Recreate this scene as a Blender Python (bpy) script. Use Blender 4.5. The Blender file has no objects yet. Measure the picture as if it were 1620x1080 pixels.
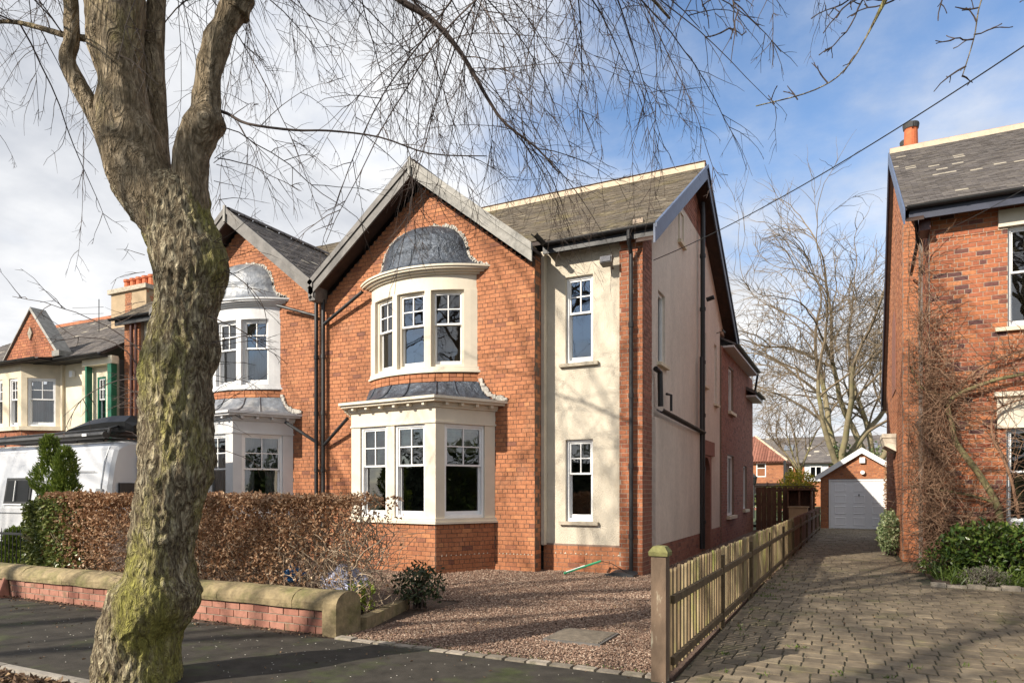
import bpy, math, random
from mathutils import Vector, Matrix, noise
import numpy as np

# ------------------------------------------------------------------ camera, sky, sun, exposure
S = bpy.context.scene
COL = S.collection
TH = math.radians(26.4); CAMH = 1.6
FPX, CXP, HYP = 1080.0, 810.0, 775.0           # focal length, principal column and horizon row of the photograph
cd = bpy.data.cameras.new('camera'); cam = bpy.data.objects.new('camera', cd); COL.objects.link(cam)
cam.location = (0, 0, CAMH); cam.rotation_euler = (math.radians(90), 0, TH)
cd.sensor_width = 36; cd.lens = 24.0; cd.shift_y = (HYP - 540) / 1620.0
cd.clip_start = 0.05; cd.clip_end = 3000
S.camera = cam
SUN_TO = Vector((0.55, 1.0, -0.67)).normalized()  # direction the sunlight travels
W = bpy.data.worlds.new('World'); S.world = W; W.use_nodes = True
nt = W.node_tree; nt.nodes.clear()
def wn(t, **k):
    n = nt.nodes.new(t)
    for a, b in k.items(): setattr(n, a, b)
    return n
wo = wn('ShaderNodeOutputWorld'); bg = wn('ShaderNodeBackground'); bg.inputs[1].default_value = 0.14
sky = wn('ShaderNodeTexSky', sky_type='NISHITA', sun_disc=False)
sky.sun_elevation = math.asin(-SUN_TO.z); sky.sun_rotation = math.atan2(-SUN_TO.x, -SUN_TO.y)
sky.air_density = 1.0; sky.dust_density = 0.2; sky.ozone_density = 3.5
tc = wn('ShaderNodeTexCoord'); sx = wn('ShaderNodeSeparateXYZ'); nt.links.new(tc.outputs['Generated'], sx.inputs[0])
def wmath(op, a, b=None):
    n = wn('ShaderNodeMath', operation=op)
    for i, q in enumerate((a, b)):
        if q is None: continue
        if isinstance(q, (int, float)): n.inputs[i].default_value = q
        else: nt.links.new(q, n.inputs[i])
    return n.outputs[0]
zz = wmath('ADD', wmath('MAXIMUM', sx.outputs[2], 0.0), 0.22)
cx = wmath('DIVIDE', sx.outputs[0], zz); cy = wmath('DIVIDE', sx.outputs[1], zz)
cb = wn('ShaderNodeCombineXYZ'); nt.links.new(cx, cb.inputs[0]); nt.links.new(cy, cb.inputs[1]); cb.inputs[2].default_value = 3.1
def wnoise(scale, detail, rough, off):
    mp = wn('ShaderNodeMapping'); mp.inputs['Location'].default_value = off; nt.links.new(cb.outputs[0], mp.inputs[0])
    n = wn('ShaderNodeTexNoise'); n.inputs['Scale'].default_value = scale; n.inputs['Detail'].default_value = detail
    n.inputs['Roughness'].default_value = rough; nt.links.new(mp.outputs[0], n.inputs[0]); return n.outputs[0]
CLOUD_OFF = (8.9, 5.0, 0.0)
cn = wmath('ADD', wmath('MULTIPLY', wnoise(0.55, 2, 0.45, CLOUD_OFF), 0.62), wmath('MULTIPLY', wnoise(1.9, 8, 0.58, CLOUD_OFF), 0.38))
cr = wn('ShaderNodeValToRGB'); nt.links.new(cn, cr.inputs[0])
cr.color_ramp.elements[0].position = 0.355; cr.color_ramp.elements[0].color = (0, 0, 0, 1)
cr.color_ramp.elements[1].position = 0.525; cr.color_ramp.elements[1].color = (1, 1, 1, 1)
cr.color_ramp.interpolation = 'EASE'
shade = wn('ShaderNodeValToRGB'); nt.links.new(wnoise(2.4, 6, 0.55, (7, 3, 0)), shade.inputs[0])
shade.color_ramp.elements[0].position = 0.30; shade.color_ramp.elements[0].color = (3.0, 3.15, 3.45, 1)
shade.color_ramp.elements[1].position = 0.62; shade.color_ramp.elements[1].color = (4.9, 4.93, 5.0, 1)
mx = wn('ShaderNodeMix', data_type='RGBA'); nt.links.new(cr.outputs[0], mx.inputs[0])
nt.links.new(sky.outputs[0], mx.inputs[6]); nt.links.new(shade.outputs[0], mx.inputs[7])
nt.links.new(mx.outputs[2], bg.inputs[0]); nt.links.new(bg.outputs[0], wo.inputs[0])
sd = bpy.data.lights.new('sun', 'SUN'); sun = bpy.data.objects.new('sun', sd); COL.objects.link(sun)
sd.energy = 5.0; sd.angle = math.radians(0.5); sd.color = (1.0, 0.91, 0.78)
sun.rotation_euler = SUN_TO.to_track_quat('-Z', 'Y').to_euler(); sun.location = (-20, -40, 40)
S.view_settings.view_transform = 'Standard'; S.view_settings.look = 'None'
S.view_settings.exposure = 0.6; S.view_settings.gamma = 1.0
S.render.resolution_x = 1024; S.render.resolution_y = 682

R = random.Random(11)
sT, cT = math.sin(TH), math.cos(TH)
def at(px, py, d):                               # a point at depth d seen at a pixel of the photograph
    u = (px - CXP) / FPX
    return Vector((d * (-sT + u * cT), d * (cT + u * sT), CAMH + d * (HYP - py) / FPX))
def proj(p):
    d = -p[0] * sT + p[1] * cT; r = p[0] * cT + p[1] * sT
    if d < 0.1: return None
    return CXP + FPX * r / d, HYP - FPX * (p[2] - CAMH) / d, d

# ------------------------------------------------------------------ materials
MATS = {}
def M(name, col=None, ramp=None, rough=0.8, n1=None, n1s=6.0, n1f=1.0, bump=0.0, bs=60.0, bd=0.01, metal=0.0, spec=0.5,
      col2=None, c2s=3.0, c2r=(0.45, 0.6), stretch=(1, 1, 1), trans=0.0, coat=0.0, n2=None, n2s=0.8):
    """procedural material: col or ramp(by the face attribute 'var'), multiplied by noise n1 (min,max), a second colour in patches, bump"""
    m = bpy.data.materials.new(name); m.use_nodes = True; t = m.node_tree; t.nodes.clear()
    N = t.nodes.new; L = t.links.new
    out = N('ShaderNodeOutputMaterial'); b = N('ShaderNodeBsdfPrincipled'); L(b.outputs[0], out.inputs[0])
    b.inputs['Roughness'].default_value = rough; b.inputs['Metallic'].default_value = metal
    b.inputs['Specular IOR Level'].default_value = spec
    if coat: b.inputs['Coat Weight'].default_value = coat; b.inputs['Coat Roughness'].default_value = 0.08
    g = N('ShaderNodeNewGeometry'); mp = N('ShaderNodeMapping'); mp.inputs['Scale'].default_value = stretch
    L(g.outputs['Position'], mp.inputs[0]); P = mp.outputs[0]
    def nz(scale, detail=5, r=0.6):
        n = N('ShaderNodeTexNoise'); n.inputs['Scale'].default_value = scale; n.inputs['Detail'].default_value = detail
        n.inputs['Roughness'].default_value = r; L(P, n.inputs[0]); return n.outputs[0]
    if ramp:
        a = N('ShaderNodeAttribute'); a.attribute_name = 'var'
        cr = N('ShaderNodeValToRGB'); L(a.outputs['Fac'], cr.inputs[0]); els = cr.color_ramp.elements
        while len(els) < len(ramp): els.new(0.5)
        for e, (p, c) in zip(els, ramp): e.position = p; e.color = (*c, 1)
        C = cr.outputs[0]
    else:
        rg = N('ShaderNodeRGB'); rg.outputs[0].default_value = (*col, 1); C = rg.outputs[0]
    def mix(fac, A, B, mode='MIX'):
        x = N('ShaderNodeMix'); x.data_type = 'RGBA'; x.blend_type = mode
        if isinstance(fac, (int, float)): x.inputs[0].default_value = fac
        else: L(fac, x.inputs[0])
        for i, q in ((6, A), (7, B)):
            if isinstance(q, tuple): x.inputs[i].default_value = (*q, 1)
            else: L(q, x.inputs[i])
        return x.outputs[2]
    if col2:
        r2 = N('ShaderNodeMapRange'); r2.inputs[1].default_value, r2.inputs[2].default_value = c2r; L(nz(c2s, 6, 0.65), r2.inputs[0])
        C = mix(r2.outputs[0], C, col2)
    if n1:
        r1 = N('ShaderNodeMapRange'); r1.inputs[1].default_value = 0.3; r1.inputs[2].default_value = 0.7
        r1.inputs[3].default_value, r1.inputs[4].default_value = n1; L(nz(n1s), r1.inputs[0])
        cb_ = N('ShaderNodeCombineColor'); [L(r1.outputs[0], cb_.inputs[i]) for i in range(3)]
        C = mix(1.0, C, cb_.outputs[0], 'MULTIPLY')
    if n2:                                       # weathering in broad streaks
        m2_ = N('ShaderNodeMapping'); m2_.inputs['Scale'].default_value = (1, 1, .35); L(g.outputs['Position'], m2_.inputs[0])
        q2 = N('ShaderNodeTexNoise'); q2.inputs['Scale'].default_value = n2s; q2.inputs['Detail'].default_value = 6; q2.inputs['Roughness'].default_value = .65; L(m2_.outputs[0], q2.inputs[0])
        r3 = N('ShaderNodeMapRange'); r3.inputs[1].default_value = .32; r3.inputs[2].default_value = .68; r3.inputs[3].default_value, r3.inputs[4].default_value = n2; L(q2.outputs[0], r3.inputs[0])
        c3 = N('ShaderNodeCombineColor'); [L(r3.outputs[0], c3.inputs[i]) for i in range(3)]; C = mix(1.0, C, c3.outputs[0], 'MULTIPLY')
    L(C, b.inputs['Base Color'])
    if bump:
        bp = N('ShaderNodeBump'); bp.inputs['Strength'].default_value = bump; bp.inputs['Distance'].default_value = bd
        L(nz(bs, 6, 0.65), bp.inputs['Height']); L(bp.outputs[0], b.inputs['Normal'])
    if trans:
        tr = N('ShaderNodeBsdfTranslucent'); L(C, tr.inputs[0]); ms = N('ShaderNodeMixShader'); ms.inputs[0].default_value = trans
        L(b.outputs[0], ms.inputs[1]); L(tr.outputs[0], ms.inputs[2]); L(ms.outputs[0], out.inputs[0])
    MATS[name] = m; return m
def glass(name, tint, ior=1.75):
    m = bpy.data.materials.new(name); m.use_nodes = True; t = m.node_tree; t.nodes.clear(); N = t.nodes.new; L = t.links.new
    out = N('ShaderNodeOutputMaterial'); ms = N('ShaderNodeMixShader'); fr = N('ShaderNodeFresnel'); fr.inputs[0].default_value = ior
    tr = N('ShaderNodeBsdfTransparent'); tr.inputs[0].default_value = (*tint, 1); gl = N('ShaderNodeBsdfGlossy'); gl.inputs['Roughness'].default_value = 0.01
    g = N('ShaderNodeNewGeometry'); nz = N('ShaderNodeTexNoise'); nz.inputs['Scale'].default_value = 2.2; nz.inputs['Detail'].default_value = 1
    L(g.outputs['Position'], nz.inputs[0]); bp = N('ShaderNodeBump'); bp.inputs['Strength'].default_value = 0.06; bp.inputs['Distance'].default_value = 0.05
    L(nz.outputs[0], bp.inputs['Height']); L(bp.outputs[0], gl.inputs['Normal'])
    L(fr.outputs[0], ms.inputs[0]); L(tr.outputs[0], ms.inputs[1]); L(gl.outputs[0], ms.inputs[2]); L(ms.outputs[0], out.inputs[0])
    MATS[name] = m
BR = [(0.0, (0.20, 0.080, 0.050)), (0.14, (0.31, 0.115, 0.057)), (0.4, (0.39, 0.150, 0.066)), (0.75, (0.45, 0.178, 0.080)), (1.0, (0.52, 0.225, 0.095))]
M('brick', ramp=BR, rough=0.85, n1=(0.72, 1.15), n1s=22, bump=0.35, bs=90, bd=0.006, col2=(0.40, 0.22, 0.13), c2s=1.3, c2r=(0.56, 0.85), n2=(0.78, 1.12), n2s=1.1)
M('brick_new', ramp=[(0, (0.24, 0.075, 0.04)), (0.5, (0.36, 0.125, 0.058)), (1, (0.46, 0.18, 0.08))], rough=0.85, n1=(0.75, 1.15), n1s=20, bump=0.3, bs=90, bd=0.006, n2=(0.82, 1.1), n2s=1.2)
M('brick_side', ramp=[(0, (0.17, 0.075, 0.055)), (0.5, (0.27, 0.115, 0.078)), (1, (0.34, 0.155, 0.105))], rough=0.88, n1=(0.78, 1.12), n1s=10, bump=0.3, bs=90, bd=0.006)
M('brick_red', ramp=[(0, (0.09, 0.04, 0.04)), (0.22, (0.17, 0.06, 0.045)), (0.4, (0.34, 0.105, 0.05)), (0.75, (0.43, 0.15, 0.06)), (1, (0.52, 0.21, 0.09))], rough=0.85, n1=(0.7, 1.15), n1s=20, bump=0.35, bs=90, bd=0.006, n2=(0.78, 1.1), n2s=1.1)
M('brick_pink', ramp=[(0, (0.26, 0.10, 0.07)), (0.5, (0.36, 0.16, 0.11)), (1, (0.44, 0.22, 0.16))], rough=0.88, n1=(0.7, 1.15), n1s=9, bump=0.4, bs=70, bd=0.006, col2=(0.16, 0.13, 0.07), c2s=4, c2r=(0.58, 0.75))
M('mortar_dark', (0.13, 0.085, 0.06), n1=(0.7, 1.2), n1s=20, bump=0.3, bs=150)
M('mortar_pale', (0.42, 0.33, 0.25), n1=(0.75, 1.15), n1s=20, bump=0.3, bs=150)
M('mortar_mid', (0.24, 0.17, 0.13), n1=(0.75, 1.15), n1s=20, bump=0.3, bs=150)
M('mortar_old', (0.30, 0.25, 0.19), n1=(0.6, 1.2), n1s=14, bump=0.6, bs=60)
M('stucco', (0.68, 0.61, 0.49), rough=0.95, n1=(0.88, 1.05), n1s=3, bump=0.8, bs=48, bd=0.03, col2=(0.55, 0.47, 0.35), c2s=1.7, c2r=(0.55, 0.82), n2=(0.90, 1.04), n2s=1.6)
M('stucco_side', (0.75, 0.655, 0.565), rough=0.95, n1=(0.9, 1.05), n1s=12, bump=1.0, bs=42, bd=0.03, n2=(0.86, 1.05), n2s=1.4)
M('cream_paint', (0.67, 0.60, 0.48), rough=0.6, n1=(0.93, 1.04), n1s=3, bump=0.08, bs=30)
M('white_bay', (0.60, 0.60, 0.60), rough=0.55, n1=(0.93, 1.04), n1s=3, bump=0.08, bs=30)
M('cream_wall', (0.74, 0.66, 0.49), rough=0.8, n1=(0.93, 1.04), n1s=2, bump=0.2, bs=40)
M('stone_trim', (0.66, 0.57, 0.42), rough=0.8, n1=(0.85, 1.08), n1s=4, bump=0.2, bs=40)
M('white_frame', (0.82, 0.82, 0.81), rough=0.35, n1=(0.95, 1.02), n1s=5)
M('grey_frame', (0.50, 0.52, 0.54), rough=0.4, n1=(0.95, 1.02), n1s=5)
M('sill_stone', (0.47, 0.41, 0.32), rough=0.9, n1=(0.6, 1.15), n1s=9, bump=0.4, bs=50)
M('lead', (0.060, 0.072, 0.092), rough=0.42, metal=0.35, n1=(0.45, 1.6), n1s=7, bump=0.8, bs=9, bd=0.06, col2=(0.20, 0.22, 0.25), c2s=3.2, c2r=(0.55, 0.75))
M('lead_pale', (0.19, 0.205, 0.23), rough=0.5, metal=0.3, n1=(0.6, 1.3), n1s=5, bump=0.5, bs=7, bd=0.04, col2=(0.38, 0.38, 0.375), c2s=3.5, c2r=(0.5, 0.7))
M('flashing', (0.48, 0.45, 0.40), rough=0.9, n1=(0.5, 1.2), n1s=16, bump=0.6, bs=60)
SL = [(0, (0.10, 0.085, 0.065)), (0.5, (0.155, 0.128, 0.095)), (0.92, (0.21, 0.172, 0.125)), (1, (0.30, 0.26, 0.19))]
M('slate', ramp=SL, rough=0.8, n1=(0.75, 1.15), n1s=7, bump=0.3, bs=60, col2=(0.20, 0.165, 0.085), c2s=1.1, c2r=(0.52, 0.72))
M('slate_grey', ramp=[(0, (0.085, 0.075, 0.072)), (0.5, (0.13, 0.115, 0.108)), (0.95, (0.17, 0.15, 0.13)), (1, (0.5, 0.45, 0.36))], rough=0.8, n1=(0.75, 1.15), n1s=7, bump=0.3, bs=60)
M('under_roof', (0.05, 0.035, 0.03), n1=(0.8, 1.1))
M('ridge_tile', (0.42, 0.16, 0.08), rough=0.9, n1=(0.6, 1.2), n1s=8, bump=0.3)
M('ridge_mortar', (0.56, 0.46, 0.34), rough=0.95, n1=(0.8, 1.1), n1s=8, bump=0.3)
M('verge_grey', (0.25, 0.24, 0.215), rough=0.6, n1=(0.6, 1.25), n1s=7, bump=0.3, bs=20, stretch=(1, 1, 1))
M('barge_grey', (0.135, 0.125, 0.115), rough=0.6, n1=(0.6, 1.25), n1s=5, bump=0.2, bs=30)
M('barge_blue', (0.085, 0.115, 0.19), rough=0.45, n1=(0.8, 1.15), n1s=5)  # dark blue paint with the sky's blue light put into the colour
M('barge_dark', (0.045, 0.05, 0.075), rough=0.45, n1=(0.8, 1.15), n1s=5)
M('soffit', (0.045, 0.022, 0.014), rough=0.7, n1=(0.6, 1.3), n1s=6)
M('black_pipe', (0.012, 0.012, 0.013), rough=0.5, n1=(0.8, 1.3), n1s=9)
M('brown_pipe', (0.07, 0.02, 0.012), rough=0.4, n1=(0.8, 1.3), n1s=9)
M('black_metal', (0.014, 0.014, 0.015), rough=0.4)
M('grey_metal', (0.35, 0.36, 0.37), rough=0.35, metal=0.8)
M('interior', (0.16, 0.14, 0.125), rough=0.9)
M('blind', (0.74, 0.69, 0.52), rough=0.9, n1=(0.8, 1.1), n1s=8, trans=0.2)
M('curtain', (0.62, 0.62, 0.62), rough=0.9, n1=(0.7, 1.1), n1s=14, stretch=(1, 1, 0.05))
M('green_paint', (0.008, 0.13, 0.07), rough=0.4)
M('tarmac', (0.046, 0.041, 0.034), rough=0.85, spec=0.2, n1=(0.65, 1.35), n1s=5, bump=0.6, bs=170, bd=0.006, col2=(0.052, 0.062, 0.025), c2s=1.6, c2r=(0.52, 0.70))
M('road_tar', (0.06, 0.056, 0.052), rough=0.85, n1=(0.7, 1.25), n1s=4, bump=0.6, bs=150, bd=0.006)
M('soil', (0.07, 0.045, 0.03), rough=0.95, n1=(0.4, 1.4), n1s=9, bump=1, bs=30, bd=0.03)
M('grass_ground', (0.06, 0.08, 0.03), rough=0.95, n1=(0.5, 1.4), n1s=2, bump=0.6, bs=20)
M('gravel_bed', (0.16, 0.10, 0.072), rough=0.95, n1=(0.4, 1.4), n1s=40, bump=1, bs=90, bd=0.02)
M('gravel', ramp=[(0, (0.11, 0.065, 0.045)), (0.35, (0.21, 0.128, 0.088)), (0.7, (0.315, 0.215, 0.155)), (1, (0.50, 0.40, 0.31))], rough=0.9, n1=(0.8, 1.15), n1s=30)
M('paver', ramp=[(0, (0.115, 0.09, 0.060)), (0.5, (0.165, 0.129, 0.084)), (1, (0.225, 0.18, 0.12))], rough=0.85, n1=(0.62, 1.25), n1s=7, bump=0.5, bs=50, bd=0.008, col2=(0.12, 0.115, 0.04), c2s=1.4, c2r=(0.55, 0.75))
M('paver_joint', (0.055, 0.05, 0.03), rough=0.95, n1=(0.5, 1.5), n1s=12, bump=0.8, bs=50, col2=(0.07, 0.085, 0.02), c2s=2.5, c2r=(0.55, 0.7))
M('sett', ramp=[(0, (0.20, 0.17, 0.13)), (1, (0.36, 0.31, 0.25))], rough=0.9, n1=(0.6, 1.2), n1s=12, bump=0.5, bs=50, col2=(0.13, 0.13, 0.06), c2s=5, c2r=(0.55, 0.75))
M('coping', ramp=[(0, (0.24, 0.185, 0.10)), (1, (0.32, 0.25, 0.14))], rough=0.92, n1=(0.6, 1.25), n1s=11, bump=0.8, bs=45, bd=0.012, col2=(0.15, 0.14, 0.05), c2s=2.6, c2r=(0.48, 0.68))
M('kerb', ramp=[(0, (0.22, 0.20, 0.17)), (1, (0.32, 0.29, 0.25))], rough=0.9, n1=(0.6, 1.2), n1s=9, bump=0.5, bs=50)
def bark(name, light, dark, moss, sc, moss_r):
    m = bpy.data.materials.new(name); m.use_nodes = True; t = m.node_tree; t.nodes.clear(); N = t.nodes.new; L = t.links.new
    out = N('ShaderNodeOutputMaterial'); b = N('ShaderNodeBsdfPrincipled'); L(b.outputs[0], out.inputs[0]); b.inputs['Roughness'].default_value = .95; b.inputs['Specular IOR Level'].default_value = .2
    g = N('ShaderNodeNewGeometry')
    def nz(scale, st, det=5, ds=0.0):
        mp = N('ShaderNodeMapping'); mp.inputs['Scale'].default_value = st; L(g.outputs['Position'], mp.inputs[0]); n = N('ShaderNodeTexNoise'); n.inputs['Scale'].default_value = scale
        n.inputs['Detail'].default_value = det; n.inputs['Roughness'].default_value = .62; n.inputs['Distortion'].default_value = ds; L(mp.outputs[0], n.inputs[0]); return n.outputs[0]
    def mt(op, a, b_=None):
        q = N('ShaderNodeMath'); q.operation = op
        for i, v in enumerate((a, b_)):
            if v is None: continue
            if isinstance(v, (int, float)): q.inputs[i].default_value = v
            else: L(v, q.inputs[i])
        return q.outputs[0]
    ridge = mt('MULTIPLY', mt('ABSOLUTE', mt('SUBTRACT', nz(sc, (1, 1, .28), 4, .8), .5)), 5.0)      # furrows: 0 in the cracks
    fine = nz(sc * 3.2, (1, 1, .4), 6)
    h = mt('ADD', mt('MINIMUM', ridge, 1.0), mt('MULTIPLY', fine, .7))
    cr = N('ShaderNodeValToRGB'); L(mt('MULTIPLY', h, .62), cr.inputs[0]); e = cr.color_ramp.elements; e[0].position = .22; e[0].color = (*dark, 1); e[1].position = .72; e[1].color = (*light, 1)
    mr = N('ShaderNodeMapRange'); mr.inputs[1].default_value, mr.inputs[2].default_value = moss_r; L(mt('ADD', mt('MULTIPLY', nz(1.7, (1, 1, .5), 5), .75), mt('MULTIPLY', fine, .25)), mr.inputs[0])
    x = N('ShaderNodeMix'); x.data_type = 'RGBA'; L(mr.outputs[0], x.inputs[0]); L(cr.outputs[0], x.inputs[6]); x.inputs[7].default_value = (*moss, 1)
    y = N('ShaderNodeMix'); y.data_type = 'RGBA'; y.blend_type = 'MULTIPLY'; y.inputs[0].default_value = 1; L(x.outputs[2], y.inputs[6]); c2 = N('ShaderNodeMapRange'); c2.inputs[3].default_value = .55; c2.inputs[4].default_value = 1.35; L(fine, c2.inputs[0]); c2.inputs[1].default_value = .3; c2.inputs[2].default_value = .7
    cc = N('ShaderNodeCombineColor'); [L(c2.outputs[0], cc.inputs[i]) for i in range(3)]; L(cc.outputs[0], y.inputs[7]); L(y.outputs[2], b.inputs['Base Color'])
    bp = N('ShaderNodeBump'); bp.inputs['Strength'].default_value = 1.0; bp.inputs['Distance'].default_value = .045; L(h, bp.inputs['Height']); L(bp.outputs[0], b.inputs['Normal']); MATS[name] = m
bark('bark', (0.56, 0.485, 0.33), (0.14, 0.105, 0.065), (0.29, 0.27, 0.075), 15, (0.475, 0.62))
bark('bark_upper', (0.40, 0.325, 0.225), (0.19, 0.145, 0.09), (0.24, 0.205, 0.075), 9, (0.55, 0.70))
M('bark_smooth', (0.27, 0.22, 0.155), rough=0.9, n1=(0.6, 1.2), n1s=9, bump=0.6, bs=22, bd=0.02, col2=(0.17, 0.15, 0.07), c2s=3.2, c2r=(0.52, 0.72), stretch=(1, 1, 0.5))
M('twig', (0.050, 0.034, 0.027), rough=0.8, n1=(0.6, 1.5), n1s=3)
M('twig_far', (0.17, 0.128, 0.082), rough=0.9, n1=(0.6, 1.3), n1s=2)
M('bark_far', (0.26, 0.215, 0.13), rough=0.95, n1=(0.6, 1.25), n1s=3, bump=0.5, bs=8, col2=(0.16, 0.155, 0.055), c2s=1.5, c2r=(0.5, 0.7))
M('vine', ramp=[(0, (0.11, 0.058, 0.035)), (0.5, (0.22, 0.122, 0.072)), (1, (0.32, 0.205, 0.13))], rough=0.9, n1=(0.7, 1.2), n1s=9, bump=0.5, bs=40)
M('vine_green', (0.19, 0.165, 0.075), rough=0.9, n1=(0.6, 1.3), n1s=12, bump=0.6, bs=40)
M('hedge_leaf', ramp=[(0, (0.16, 0.08, 0.04)), (0.4, (0.33, 0.18, 0.095)), (0.8, (0.48, 0.31, 0.18)), (1, (0.62, 0.46, 0.31))], rough=0.75, trans=0.2)
M('hedge_twig', (0.40, 0.31, 0.22), rough=0.9, n1=(0.5, 1.3), n1s=9)
M('leaf_ivy', ramp=[(0, (0.05, 0.075, 0.018)), (0.5, (0.12, 0.15, 0.035)), (1, (0.27, 0.28, 0.09))], rough=0.35, trans=0.15)
M('leaf_conifer', ramp=[(0, (0.06, 0.10, 0.014)), (0.5, (0.12, 0.17, 0.024)), (1, (0.24, 0.29, 0.05))], rough=0.6, trans=0.25)
M('leaf_shrub', ramp=[(0, (0.02, 0.045, 0.010)), (0.5, (0.055, 0.095, 0.018)), (1, (0.15, 0.19, 0.035))], rough=0.3, trans=0.2)
M('leaf_dark', ramp=[(0, (0.018, 0.03, 0.012)), (0.6, (0.045, 0.065, 0.024)), (1, (0.10, 0.12, 0.05))], rough=0.4, trans=0.15)
M('leaf_lime', ramp=[(0, (0.13, 0.18, 0.02)), (1, (0.30, 0.35, 0.05))], rough=0.5, trans=0.3)
M('leaf_variegated', ramp=[(0, (0.06, 0.10, 0.03)), (0.5, (0.16, 0.21, 0.09)), (1, (0.42, 0.43, 0.24))], rough=0.45, trans=0.2)
M('flower_yellow', ramp=[(0, (0.16, 0.17, 0.02)), (0.4, (0.42, 0.36, 0.03)), (1, (0.62, 0.50, 0.05))], rough=0.7, trans=0.3)
M('blade', ramp=[(0, (0.05, 0.09, 0.015)), (1, (0.16, 0.22, 0.04))], rough=0.5, trans=0.25)
M('heather', ramp=[(0, (0.10, 0.09, 0.075)), (1, (0.24, 0.22, 0.17))], rough=0.9)
M('litter', ramp=[(0, (0.05, 0.028, 0.016)), (0.6, (0.13, 0.075, 0.04)), (1, (0.30, 0.20, 0.11))], rough=0.85)
M('petal', (0.6, 0.57, 0.5), rough=0.8)
M('fence_wood', ramp=[(0, (0.19, 0.13, 0.07)), (0.5, (0.26, 0.19, 0.105)), (1, (0.35, 0.27, 0.15))], rough=0.85, n1=(0.6, 1.2), n1s=9, bump=0.4, bs=40, col2=(0.25, 0.27, 0.05), c2s=3.2, c2r=(0.52, 0.72), stretch=(1, 1, 0.3))
M('fence_brown', ramp=[(0, (0.11, 0.05, 0.028)), (1, (0.19, 0.09, 0.05))], rough=0.8, n1=(0.6, 1.2), n1s=9, bump=0.4, bs=40, stretch=(1, 1, 0.3))
M('rail_wood', (0.12, 0.085, 0.045), rough=0.9, n1=(0.6, 1.3), n1s=8, bump=0.3)
M('post_wood', (0.17, 0.115, 0.075), rough=0.85, n1=(0.6, 1.25), n1s=7, bump=0.5, bs=35, col2=(0.33, 0.29, 0.21), c2s=7, c2r=(0.56, 0.64), stretch=(1, 1, 0.35))
M('post_cap', (0.20, 0.19, 0.07), rough=0.9, n1=(0.6, 1.3), n1s=14, bump=0.6, bs=50)
M('ply', (0.48, 0.32, 0.18), rough=0.8, n1=(0.85, 1.1), n1s=5)
M('van_white', (0.50, 0.51, 0.53), rough=0.22, coat=0.5, n1=(0.96, 1.03), n1s=2)
M('van_black', (0.006, 0.006, 0.007), rough=0.35, spec=0.2)
M('van_trim', (0.02, 0.02, 0.02), rough=0.5)
M('door_white', (0.80, 0.80, 0.81), rough=0.35, n1=(0.96, 1.03), n1s=2)
M('pot_clay', (0.50, 0.135, 0.05), rough=0.8, n1=(0.7, 1.15), n1s=8)
M('pot_dark', (0.04, 0.04, 0.04), rough=0.7)
M('chimney_render', (0.40, 0.30, 0.19), rough=0.95, n1=(0.8, 1.1), n1s=3, bump=0.3)
M('pantile', ramp=[(0, (0.20, 0.075, 0.05)), (1, (0.30, 0.125, 0.085))], rough=0.85, n1=(0.7, 1.2), n1s=4)
M('rubber', (0.025, 0.027, 0.03), rough=0.65, n1=(0.7, 1.3), n1s=10)
M('manhole', (0.15, 0.125, 0.095), rough=0.8, n1=(0.6, 1.25), n1s=14, bump=0.3)
M('bag_blue', (0.03, 0.16, 0.42), rough=0.35, bump=0.6, bs=14, bd=0.04)
M('bag_pale', (0.42, 0.44, 0.58), rough=0.35, bump=0.6, bs=14, bd=0.04)
M('tool_green', (0.05, 0.33, 0.16), rough=0.4)
M('efflorescence', (0.62, 0.57, 0.46), rough=0.95)
M('cable', (0.012, 0.012, 0.012), rough=0.6)
glass('pane', (0.80, 0.82, 0.82), 2.5)
glass('dark_pane', (0.25, 0.27, 0.28), 1.7)

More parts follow.
